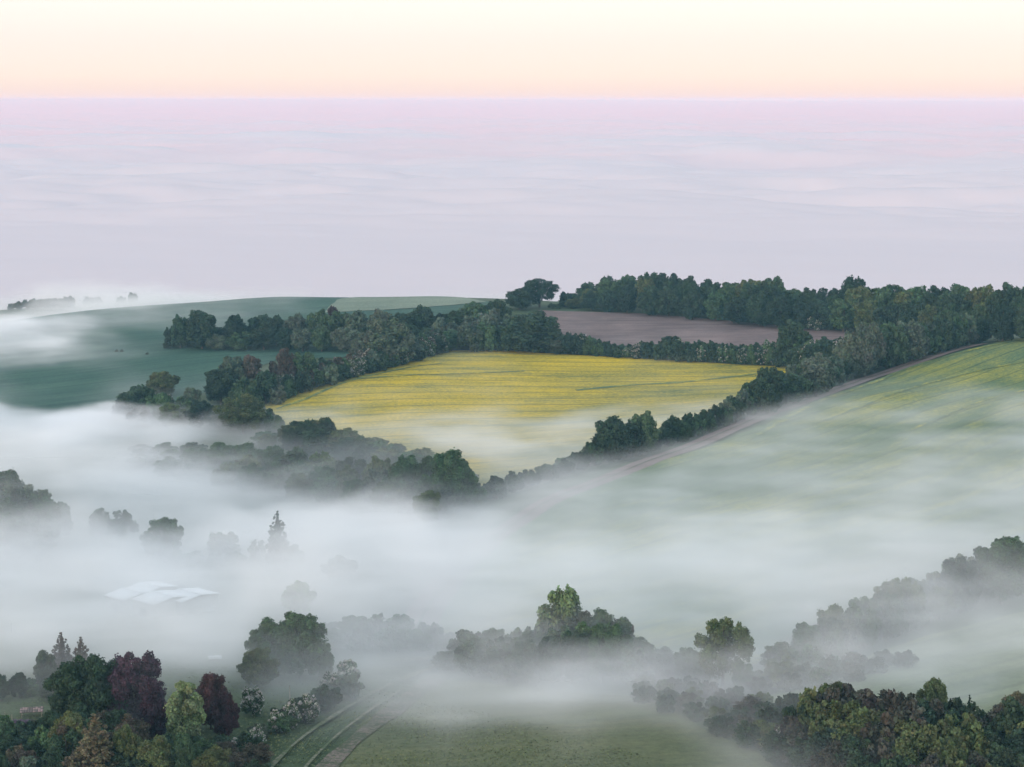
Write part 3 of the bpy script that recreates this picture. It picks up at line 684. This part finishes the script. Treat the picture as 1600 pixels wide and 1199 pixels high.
# hedge between yellow and brown fields
wood([(885,554),(950,559),(1050,565),(1150,570),(1230,575),(1320,580)], [(885,515),(905,521),(950,535),(985,539),(1000,533),(1035,534),(1050,525),(1070,534),(1090,532),(1120,536),(1160,539),(1200,533),(1260,530),(1320,530)],
     2, 5, 5.5, ['bush', 'bush', 'bush', 'hawfar'], [G_DARK, G_MID, TEAL], 'brown field hedge', 'hedge between yellow and brown fields', front=.8, jit=2, hmin=3)
T('mid', 1240, 503, 574, 60, G_DARK, 'big round tree rising from the hedge between yellow and brown fields')
T('mid', 1048, 524, 562, 34, TEAL, 'dark rounded tree in the hedge right of the knoll')
T('mid', 1292, 526, 578, 50, TEAL, 'dark tree right of the big round hedge tree')
# hedge along the left side of the yellow field
wood([(425,634),(480,612),(560,590),(640,568),(700,550)], [(425,598),(470,570),(500,562),(540,556),(570,548),(600,540),(640,525),(700,515)],
     3, 6, 7, ['bush', 'bush', 'bush', 'hawfar'], [G_DARK, G_MID, G_GREY, BRN], 'yellow field left hedge', 'left hedge of the yellow field', front=.7, jit=3, hmin=3)
for px, yt, yb, w_ in ((508,568,594,24), (528,558,588,32), (556,555,583,30), (585,545,575,28), (482,585,603,18)):
    T('hawfar', px, yt, yb, w_, PINKB, {508: 'pinkish white hawthorn, second from left of the blossoming five', 528: 'broad pinkish hawthorn in the middle of the blossoming five', 556: 'pale hawthorn, second from right of the blossoming five', 585: 'pinkish hawthorn furthest right of the blossoming five by the yellow field', 482: 'small pale hawthorn furthest left of the blossoming five by the yellow field'}[px], 'blossoming hawthorns in the left hedge')
T('tall', 362, 553, 626, 46, G_GREY, 'tall grey green tree at the left of the yellow field hedge'); T('tall', 392, 552, 622, 42, BRN, 'brown tinged tall tree beside the grey green one in the left hedge')
T('mid', 445, 543, 612, 40, BRN, 'brownish topped tree in the left hedge halfway to the knoll'); T('mid', 475, 549, 608, 44, G_MID, 'mid green rounded tree in the left hedge right of the brownish one')
T('mid', 345, 575, 632, 55, G_DARK, 'dark tree in front of the tall left hedge pair'); T('mid', 415, 578, 632, 48, G_DARK, 'dark round tree at the bottom corner of the left hedge'); T('bush', 385, 590, 640, 52, G_MID, 'green bush below the tall left hedge pair')
T('hawfar', 340, 601, 628, 30, PINKB, 'grey blossoming hawthorn in front of the tall hedge trees')
# cluster at the field corner
T('mid', 254, 580, 650, 50, G_OLV, 'olive topped tree highest in the cluster at the green field corner', Y=1060)
T('mid', 213, 603, 660, 62, G_DARK, 'dark tree at the left of the cluster by the green field'); T('mid', 192, 622, 662, 34, TEAL, 'lowest dark tree at the far left of the cluster')
T('bush', 220, 637, 668, 44, BRN, 'round brown bush in front of the cluster by the green field'); T('mid', 272, 630, 669, 46, G_OLV, 'olive bush in front of the cluster, right of the brown bush')
T('mid', 300, 605, 655, 36, G_GREY, 'grey green tree at the right of the cluster top'); T('mid', 312, 624, 670, 46, TEAL, 'dark tree between the olive bush and the spreading tree'); T('hawfar', 266, 615, 650, 20, G_GREY, 'pale hawthorn tucked in the middle of the cluster')
T('oak', 380, 617, 678, 92, G_OLV, 'spreading tree with visible limbs at the corner of the yellow field')
# misty wood in the valley below the yellow field
wood([(415,700),(460,705),(520,722),(620,742),(735,775)], [(415,672),(440,662),(480,655),(508,655),(530,668),(570,680),(600,686),(625,697),(660,702),(700,712),(735,740)],
     3, 12, 11, ['mid', 'mid', 'near'], [G_MID, G_OLV, G_DARK], 'misty valley wood', 'trees of the misty wood', front=.75, jit=3)
wood([(205,662),(300,668),(430,676)], [(205,628),(250,612),(300,622),(360,640),(430,640)], 2, 7, 8, ['mid', 'bush'], [G_DARK, G_MID, G_GREY], 'field corner cluster', 'trees of the corner cluster', front=.7)
wood([(225,735),(300,756),(450,785),(560,800),(640,812),(715,815)], [(225,695),(300,690),(350,692),(450,700),(550,712),(620,712),(700,715)],
     3, 17, 11, ['mid', 'mid', 'near'], [G_MID, G_GREY, G_OLV], 'lower misty wood', 'trees of the lower misty wood', front=.55, jit=4, hmax=32)
T('near', 705, 706, 800, 72, G_MID, 'big bright topped tree at the right end of the misty wood'); T('near', 668, 765, 822, 48, G_OLV, 'yellowish low tree in front of the misty wood'); T('near', 640, 712, 795, 60, G_MID, 'green tree next to the right end of the misty wood')
T('mid', 482, 655, 700, 40, G_DARK, 'dark tree poking out of the mist at the top of the misty wood'); T('mid', 512, 654, 702, 34, TEAL, 'second dark tree clear of the mist at the top of the misty wood')
# hedge beside the hillside track
wood([(1530,536),(1450,557),(1340,588),(1320,598),(1250,626),(1180,649),(1100,681),(1030,704),(930,728),(870,748),(780,779),(742,795)],
     [(1530,500),(1500,487),(1450,501),(1430,504),(1400,506),(1370,502),(1350,506),(1330,518),(1315,570),(1300,556),(1280,552),(1250,567),(1225,582),(1200,575),(1180,592),(1165,602),(1130,632),(1090,642),(1060,654),(1040,668),(1020,665),(935,690),(920,692),(890,711),(840,731),(790,737),(760,751),(742,758)],
     2, 6, 6, ['bush', 'bush', 'mid', 'shrub'], [G_MID, G_GREY, G_DARK], 'hillside track hedge', 'hedge along the hillside track', front=.75, jit=3, hmin=2.5)
for px, yt, yb, w_, c, lb in ((1485,484,545,52,G_DARK,'dark round tree high on the track hedge below the wood'), (1425,502,566,58,G_GREY,'wide grey green tree in the track hedge'), (1352,503,590,58,G_GREY,'tall pale leaved tree in the track hedge above the gap'),
      (1395,505,575,50,G_MID,'green tree between the two grey green trees of the track hedge'), (1200,573,648,50,G_DARK,'dark upright tree in the track hedge beside the yellow field'), (1275,552,622,62,G_GREY,'domed grey green tree in the track hedge beside the yellow field'),
      (1240,585,632,50,G_MID,'lower green tree between the dark and domed trees of the track hedge'), (1005,641,712,52,G_MID,'taller tree of the clump at the lower track hedge'), (955,650,722,66,G_DARK,'wide dark tree of the clump at the lower track hedge'),
      (985,660,716,60,G_DARK,'dark middle tree of the clump at the lower track hedge'),(1052,650,694,34,G_DARK,'small round tree right of the lower track clump'), (1165,604,642,24,BRN,'reddish bush left of the dark upright tree by the yellow field')):
    T('mid' if w_ > 30 else 'bush', px, yt, yb, w_, c, lb)
# wood at the left edge in the mist
wood([(-30,880),(40,880),(100,870)], [(-30,730),(0,734),(30,738),(60,754),(80,768),(100,798)], 4, 11, 10, ['near', 'near', 'tall'], [G_MID, G_OLV, G_GREY], 'left edge wood', 'trees of the left edge wood', front=.55, jit=5, hmax=30)
for a_ in (('open',158,794,852,44,G_GREY,'ghostly loose tree in the mist right of the left edge wood'),('open',192,796,856,44,G_GREY,'second ghostly tree, just right of the first'),('near',257,809,878,64,G_MID,'solid round tree alone in the valley mist'),
           ('near',350,832,880,56,G_MID,'flat topped tree in the mist left of the conifer'),('open',402,843,888,28,G_GREY,'slim faint tree touching the conifer'),('spire',435,801,893,54,TEAL,'dark spired conifer rising from the valley mist'),
           ('near',460,850,892,32,G_MID,'small tree at the right foot of the conifer'),('near',530,869,905,62,G_GREY,'low faint tree in thick mist right of the conifer'),('near',468,908,962,52,PALE,'pale green treetop floating in the mist'),
           ('near',425,968,1060,76,G_MID,'left half of the large tree in the mist above the lane'),('near',470,958,1060,92,G_MID,'tallest dome of the large tree in the mist'),('near',405,1012,1075,62,G_OLV,'olive tree in front of the large misty tree'),('near',500,1000,1062,44,G_MID,'small tree at the right of the large misty tree'),
           ('fir',98,990,1062,50,BRN,'faint pointed tree behind the bottom left garden'),('fir',128,997,1066,48,BRN,'second faint pointed tree behind the garden'),
           ('near',72,1018,1075,40,G_GREY,'faint rounded tree left of the pointed pair'),('near',30,1052,1090,34,G_DARK,'dark small tree at the left edge behind the garden'),('near',2,1055,1095,30,G_DARK,'dark tree cut by the left frame edge')):
    T(*a_)
wood([(275,885),(410,892)], [(275,862),(410,866)], 1, 5, 6, ['shrub'], [G_MID, G_GREY], 'faint hedge between the valley trees', 'faint hedge in the valley', jit=3)
wood([(40,1090),(200,1095)], [(40,1062),(200,1050)], 2, 6, 6, ['shrub', 'twig'], [G_MID, G_DARK], 'shrubbery behind the garden', 'shrubbery behind the garden', jit=5)
# bottom left trees
for a_ in (('near',120,1030,1135,90,G_DARK,'big dark green tree left of the purple tree'),('near',160,1026,1135,88,G_DARK,'dark green dome touching the purple tree'),('near',215,1020,1135,92,PURP,'large purple leaved tree at bottom left'),('near',240,1075,1165,50,PURP,'lower purple tree behind the pale green one'),
           ('egg',290,1060,1172,72,PALE,'pale yellow green egg shaped tree between the purple and red trees'),('near',330,1052,1140,58,COP,'dark red leaved tree right of the pale egg shaped tree'),('near',352,1082,1155,48,COP,'second dark red tree at the right of the red pair'),
           ('shrub',146,1098,1128,28,COP,'small dark red bush above the ochre conifer'),('near',112,1112,1195,70,YG,'yellow green topped tree left of the ochre conifer'),('fir',150,1118,1222,100,ORB,'ochre conifer in the foreground at bottom left'),
           ('near',196,1132,1215,54,YG,'yellowish tree right of the ochre conifer'),('near',175,1110,1180,70,G_DARK,'dark green tree behind the ochre conifer'),('near',245,1152,1225,64,G_OLV,'olive tree beside the pole at the bottom edge'),
           ('near',290,1148,1225,60,G_MID,'green tree under the pale egg shaped tree'),('near',335,1168,1230,60,G_OLV,'olive tree at the bottom right of the pole'),('shrub',60,1158,1195,56,G_MID,'green round bush in the bottom left corner'),
           ('shrub',30,1165,1210,44,BRN,'reddish brown bush in the bottom left corner'),('shrub',48,1180,1220,50,G_GREY,'pale leaved bush at the bottom edge left'),('shrub',88,1170,1215,46,G_DARK,'dark bush left of the yellow green tree foot'),('shrub',5,1130,1170,34,G_MID,'green bush on the left frame edge'),('shrub',0,1180,1225,40,G_DARK,'dark bush in the very bottom left corner')):
    T(*a_)
wood([(0,1200),(60,1215),(250,1225),(400,1222)], [(0,1120),(60,1130),(100,1100),(200,1115),(250,1150),(330,1150),(400,1150)], 4, 6, 5.5, ['shrub', 'near', 'twig'], [G_DARK, G_DARK, G_MID, TEAL, BRN], 'bottom left bush belt', 'bushes along the bottom left', jit=5, front=.4, hmin=3)
wood([(370,1180),(420,1155),(470,1130),(520,1108),(560,1085)], [(370,1158),(420,1120),(470,1092),(520,1062),(560,1045)], 2, 5, 4.6, ['shrub', 'twig', 'shrub'], [G_MID, G_DARK, G_GREY], 'foreground track hedge', 'hedge left of the foreground track', jit=4, front=.85)
for px, yt, yb, w_, lb in ((395,1072,1118,46,'greyish flowering hawthorn left of the foreground hedge whites'), (434,1108,1146,30,'brightest white hawthorn nearest the foreground track'), (455,1094,1138,34,'white hawthorn in the middle of the foreground hedge'), (484,1085,1130,40,'wide white hawthorn at the right of the foreground trio'),
                       (402,1134,1170,32,'cream flowering bush low beside the foreground ruts'), (372,1155,1190,40,'cream flowering bush near the bottom edge by the ruts'), (545,1029,1072,44,'misty white hawthorn furthest up the foreground hedge'), (518,1050,1092,38,'misty white hawthorn below the furthest one'),
                       (745,999,1052,46,'pale hawthorn at the left front of the misty copse')):
    T('haw', px, yt, yb, w_, G_MID, lb)
# copse in the centre foreground
wood([(690,1048),(750,1060),(850,1068),(950,1070),(1040,1066),(1090,1066)], [(690,1022),(720,988),(745,978),(790,984),(830,979),(860,967),(900,962),(940,958),(975,972),(995,997),(1030,1012),(1060,1020),(1090,1018)],
     3, 6, 6.5, ['near', 'near', 'shrub'], [G_DARK, G_MID, G_GREY], 'misty foreground copse', 'misty copse in the foreground', front=.72, jit=3, wmul=1.5)
T('mid', 878, 921, 1045, 78, LGR, 'tall light green tree above the misty copse'); T('near', 938, 953, 1048, 66, G_MID, 'round green tree right of the tall light green tree in the copse'); T('near', 968, 965, 1050, 50, BRN, 'brown tinged tree at the right shoulder of the copse')
wood([(515,1015),(600,1018),(705,1020)], [(515,975),(560,962),(600,958),(650,966),(705,990)], 2, 8, 7, ['near', 'shrub'], [G_GREY, G_MID], 'veiled lane hedge', 'veiled hedge behind the lane', jit=5)
T('oak', 1129, 961, 1076, 100, G_OLV, 'stout spreading oak standing alone right of the copse')
for px, yt, yb, w_ in ((1075,1012,1066,50),(1098,1020,1070,40),(1160,1034,1080,36)):
    T('near', px, yt, yb, w_, G_MID, {1075: 'bushy tree left of the lone oak, touching the copse', 1098: 'bushy tree against the left foot of the lone oak', 1160: 'bushy tree against the right foot of the lone oak'}[px], 'bushy trees at the foot of the oak')
# hedge rising to the right edge
wood([(1215,1076),(1250,1058),(1350,1015),(1450,975),(1500,955),(1620,915),(1720,885)], [(1215,1022),(1235,987),(1260,972),(1290,957),(1310,942),(1340,930),(1370,931),(1385,912),(1410,901),(1440,907),(1470,888),(1490,871),(1520,864),(1550,845),(1580,838),(1620,838),(1720,815)],
     3, 6, 6.5, ['near', 'near', 'shrub'], [G_MID, G_DARK, G_OLV], 'rising right hedge', 'hedge rising to the right edge', front=.6, jit=3)
wood([(1180,1085),(1260,1080),(1340,1062),(1420,1040)], [(1180,1050),(1260,1040),(1340,1020),(1420,1010)], 2, 6, 6.5, ['twig', 'shrub'], [TWG, G_GREY], 'veiled scrub', 'scrub below the right hedge', jit=5)
T('oak', 1410, 899, 985, 70, G_OLV, 'flat topped tree standing above the rising right hedge'); T('near', 1500, 868, 958, 66, G_DARK, 'round tree in the right hedge below the end group'); T('near', 1565, 838, 945, 84, G_MID, 'largest tree of the right hedge near the frame edge')
# thicket at bottom right
wood([(1000,1098),(1060,1118),(1130,1148),(1200,1180),(1260,1212),(1350,1250),(1450,1262),(1640,1268),(1740,1270)],
     [(1000,1070),(1060,1080),(1100,1082),(1150,1084),(1200,1082),(1240,1086),(1270,1072),(1300,1067),(1340,1079),(1400,1076),(1430,1069),(1450,1063),(1480,1077),(1510,1097),(1530,1116),(1560,1092),(1590,1086),(1640,1090),(1740,1092)],
     5, 7, 5.6, ['twig', 'shrub', 'shrub', 'twig'], [G_OLV, G_DARK, TWG, TEAL, G_OLV, G_DARK, TWG], 'bottom right thicket', 'thicket at bottom right', front=.4, jit=5, hmax=16, hmin=3.6, wmul=1.6)
T('near', 1455, 1060, 1180, 56, YG, 'bright green topped tree highest in the bottom right thicket', Y=415); T('fir', 1512, 1088, 1180, 34, TEAL, 'dark pointed tree in the bottom right thicket', Y=405)
T('near', 1300, 1066, 1170, 60, G_OLV, 'olive domed tree at the left of the thicket top', Y=418); T('near', 1585, 1082, 1190, 76, ORB, 'ochre brown tree at the right end of the thicket', Y=398)
for px, yt, yb, w_, Y_, lb in ((1490,1142,1185,42,392,'white blossom bush at the right of the thicket'), (1342,1152,1195,24,392,'grey white blossom bush in the middle of the thicket'), (1215,1138,1160,20,402,'small white blossom bush at the left of the thicket'), (1336,1180,1215,18,385,'blossoming bush at the bottom edge of the thicket')):
    T('haw', px, yt, yb, w_, G_GREY, lb, Y=Y_)
# far knoll beyond the fog at left
for i, (px, yt) in enumerate(((18,474),(30,471),(42,469),(53,467),(64,467),(76,466),(88,465),(100,464),(110,463))):
    T('bush', px, yt, 484, 20, G_DARK, f"{ORD[i] + ' from' if i else 'furthest'} left in the far tree row beyond the fog", 'far tree row beyond the fog', Y=1630)
for px, yt, w_, lb in ((138,463,18,'faint tree right of the far row beyond the fog'), (152,464,20,'second faint tree right of the far row'), (190,463,20,'very faint tree further right beyond the fog'), (208,457,20,'highest very faint tree beyond the fog')):
    T('bush', px, yt, 484, w_, G_DARK, lb, Y=1650)

# ------------------------------------------------------------------ farm roofs in the mist, garden, poles
MR = M_plain('pale_roof_sheet', (.78, .80, .82), .45, .04, .6); MWL = M_plain('shed_wall', (.42, .42, .40), .8, .15, 1.)
MDK = M_plain('dark_wood', (.05, .04, .035)); MPO = M_plain('weathered_post', (.34, .30, .25)); MBR = M_plain('dark_opening', (.03, .03, .035))
def box(x0, x1, y0, y1, z0_, z1_):
    V = [(x, y, z_) for x in (x0, x1) for y in (y0, y1) for z_ in (z0_, z1_)]
    return V, [(0, 1, 3, 2), (4, 6, 7, 5), (0, 4, 5, 1), (2, 3, 7, 6), (0, 2, 6, 4), (1, 5, 7, 3)]
def part(name, parts, mat, parent):
    v, f = merge(parts); return obj(name, mesh_np(name, v, f, [mat]), parent)
def shed(px, py, w, d, h, rot, label):
    x, y, z_ = hit(px, py); e = obj('farm_shed', None, loc=(x, y, z_)); e.rotation_euler = (0, 0, rad(rot)); tag(e, label, 'shed', 'pale roofed farm sheds in the mist')
    part('wall', [box(-w / 2, w / 2, -d / 2, d / 2, -.5, h)], MWL, e)
    part('door', [box(-1.6, 1.6, -d / 2 - .06, -d / 2 - .003, 0, 3)], MBR, e)
    r = h + .9; o_ = .4
    for s in (-1, 1):
        V = [(-w / 2 - o_, s * (d / 2 + o_), h - .08), (w / 2 + o_, s * (d / 2 + o_), h - .08), (w / 2 + o_, 0, r), (-w / 2 - o_, 0, r)]
        V += [(a, b, c + .12) for a, b, c in V]
        obj('roof_panel', mesh_np('roof_panel', V, [(0, 1, 2, 3), (7, 6, 5, 4), (0, 4, 5, 1), (1, 5, 6, 2), (2, 6, 7, 3), (3, 7, 4, 0)], [MR]), e)
    part('ridge', [box(-w / 2 - o_, w / 2 + o_, -.15, .15, r + .1, r + .2)], MR, e)
shed(207, 953, 9, 13, 5, -42, 'leftmost of the four pale farm sheds'); shed(236, 943, 9, 13, 5, -42, 'rear pale farm shed of the four in the mist')
shed(254, 959, 10, 14, 5, -42, 'brightest front farm shed of the four'); shed(297, 955, 10, 14, 5, -42, 'rightmost of the four pale farm sheds')
def pole(px, yt, yb, r, label, arm=False):
    x, y, z_ = hit(px, yb); h = CAM_H + slope(px, yt)[1] * y - z_
    e = obj('wooden_pole', None, loc=(x, y, z_ - .3)); tag(e, label, 'pole')
    v, f = tube([(0, 0, 0), (0, 0, h + .3)], [r, r * .75], 10); part('post', [(v, f)], MPO, e)
    part('cap', [tube([(0, 0, h + .3), (0, 0, h + .38)], [r * .9, r * .2], 10)], MDK, e)
    if arm: part('cross_arm', [box(-.5, .5, -.05, .05, h - .4, h - .3)], MPO, e)
pole(265, 1177, 1222, .17, 'pale wooden pole at the bottom edge among the left trees', False); pole(453, 1072, 1102, .16, 'pale wooden pole behind the white hawthorns')
for i, (px, yt, yb) in enumerate(((8, 1112, 1123), (19, 1116, 1130))):
    pole(px, yt, yb, .07, ['garden post nearest the left frame edge', 'second garden post from the left frame edge'][i])
# garden: lawn, pink weathered pergola roof, flower bed
#field('garden_lawn', [(-60,1150),(-60,1100),(30,1095),(80,1105),(90,1130),(60,1155)], M_plain('lawn', (.07, .11, .06), .9, .3, .4), 'dim lawn of the garden at bottom left', .4, 3.)
x, y, z_ = hit(50, 1119); e = obj('garden_pavilion', None, loc=(x, y, z_)); e.rotation_euler = (0, 0, rad(10)); tag(e, 'low garden pavilion with patchy pinkish roof at bottom left', 'pavilion')
for a in (-2.2, 2.2):
    for b in (-1.3, 1.3): part('post', [tube([(a, b, -.3), (a, b, 1.3)], [.06, .05], 8)], MPO, e)
MPK = M_plain('pink_tile', (.30, .22, .21), .8, .45, 1.2); MPK2 = M_plain('mossy_tile', (.14, .12, .11), .9, .3, 2.)
rq = random.Random(3)
tile = {}
for mt_ in (MPK, MPK2):
    v, f = box(-.27, .27, -.22, .22, 0, .05); tile[mt_] = mesh_np('tile', v, f, [mt_])
for s in (-1, 1):
    rf = part('roof_slope', [box(-2.6, 2.6, 0, 1.75, -.06, 0)], MDK, e); rf.location = (0, 0, 2.05); rf.rotation_euler = (rad(-24), 0, 0 if s > 0 else math.pi)
    for i in range(9):
        for j in range(4):
            t_ = obj('tile', tile[MPK if rq.random() < .55 else MPK2], rf, (-2.3 + i * .575, .22 + j * .43, .01 + rq.uniform(0, .02))); t_.rotation_euler = (rad(-3), 0, rq.uniform(-.03, .03))
#part('gutter', [box(-2.6, 2.6, -1.75, -1.65, 1.3, 1.38)], M_plain('white_gutter', (.7, .7, .7)), e)
x, y, z_ = hit(32, 1134)
MST = M_plain('mauve_flowers', (.16, .11, .17), .9, .5, 2.); MEG = M_plain('bed_edging', (.2, .17, .16))
e = obj('flower_bed', None, loc=(x, y, z_ + .4)); tag(e, 'oval mauve flower bed on the garden lawn at bottom left', 'flower bed')
ang = np.linspace(0, 2 * math.pi, 40, endpoint=False); ring = [(3.9 * math.cos(a), 1.7 * math.sin(a)) for a in ang]
V = []; F = []
for r_, zz in ((1.0, 0), (1.0, .25), (.95, .25), (.95, 0)):
    V += [(a * r_, b * r_, zz) for a, b in ring]
for q in range(3):
    for i in range(40): F.append((q * 40 + i, q * 40 + (i + 1) % 40, (q + 1) * 40 + (i + 1) % 40, (q + 1) * 40 + i))
obj('edging', mesh_np('edging', V, F, [MEG]), e)
rs = np.random.RandomState(8); aa = rs.uniform(0, 6.28, 1500); rr = np.sqrt(rs.rand(1500)) * .93
C = np.c_[3.9 * rr * np.cos(aa), 1.7 * rr * np.sin(aa), rs.uniform(.1, .65, 1500)]
v, f, _t = leaf_quads(C, rs.normal(size=(1500, 3)) + [0, 0, 1], .2, rs, np.ones((1500, 3)))
tag(obj('flowers', mesh_np('flowers', v, f, [MST]), e), kind='stuff')
# small white garden things half hidden by bushes
x, y, z_ = hit(26, 1160); e = obj('white_parasol', None, loc=(x, y, z_)); tag(e, 'closed off white parasol among the bushes at bottom left', 'parasol')
MWH = M_plain('off_white_cloth', (.62, .58, .56))
part('canopy', [tube([(0, 0, 2.0), (0, 0, 2.2), (0, 0, 2.9), (0, 0, 3.1)], [1.1, 1.05, .3, .03], 8)], MWH, e); part('pole', [tube([(0, 0, -.2), (0, 0, 2.6)], [.04, .04], 6)], MPO, e)
x, y, z_ = hit(73, 1192); e = obj('garden_hoop', None, loc=(x, y, z_ + 4.2)); tag(e, 'small white ring shaped frame among dark bushes at the bottom edge', 'trampoline')
ringp = [(1.1 * math.cos(a), 1.1 * math.sin(a), 0) for a in np.linspace(0, 2 * math.pi, 25)]
e.location.z = z_ + .9
part('rim', [tube(ringp, [.1] * 25, 6)], MWH, e)
for k in range(4): part('leg', [tube([(1.1 * math.cos(k * 1.57 + .7), 1.1 * math.sin(k * 1.57 + .7), -1.2), (1.1 * math.cos(k * 1.57 + .7), 1.1 * math.sin(k * 1.57 + .7), 0)], [.05, .05], 6)], MWH, e)
part('mat', [tube([(0, 0, 0), (0, 0, .03)], [.95, .95], 20)], MDK, e)
# pale hatchback-like gleam by the large misty tree: a small parked trailer
x, y, z_ = hit(336, 1032); e = obj('white_trailer', None, loc=(x, y, z_)); e.rotation_euler = (0, 0, .2); tag(e, 'tiny white flat object in the mist above the red tree', 'trailer')
part('body', [box(-1.7, 1.7, -.8, .8, .5, 1.1)], MR, e)
for a in (-.5, .5): part('wheel', [tube([(a, -.95, .32), (a, .95, .32)], [.32, .32], 12)], MDK, e)

# ------------------------------------------------------------------ rough grass and weeds close by
rs = np.random.RandomState(21)
n_ = 120000
Yg = rs.uniform(372, 500, n_); Xg = rs.uniform(-.30, .30, n_) * Yg
dn = fbm(Xg / 9, Yg / 9, 131, 4); keep = (rs.rand(n_) < np.clip(.5 + .9 * dn, .1, 1)) & (Xg / Yg < .14 - .0022 * (Yg - 372)); Xg, Yg, dn = Xg[keep], Yg[keep], dn[keep]
Zg = hgt(Xg, Yg) + .42 + rs.uniform(0, .22, len(Xg))
C = np.c_[Xg, Yg, Zg]; Nn = rs.normal(size=C.shape) * .35 + np.array([0, 0, 1.1])
tn = np.stack([.10 + .04 * dn, .125 + .03 * dn, .055 + 0 * dn], 1) * rs.uniform(.75, 1.25, (len(C), 1))
tn[rs.rand(len(C)) < .10] *= (1.5, 1.25, 1.3)
V, F, Tt = leaf_quads(C, Nn, .26, rs, tn, 1.3)
mg = Mat('grass_blade', .8); aa_ = mg.n('ShaderNodeAttribute', attribute_name='tint'); mg.color(aa_.outputs['Color'])
me = mesh_np('rough_grass', V, F, [mg.m]); ca = me.color_attributes.new('tint', 'FLOAT_COLOR', 'POINT')
ca.data.foreach_set('color', np.c_[np.clip(Tt, .01, 1), np.ones(len(Tt))].astype('f').ravel())
tag(obj('rough_grass', me), 'rough grass and weeds over the near pasture', kind='stuff')
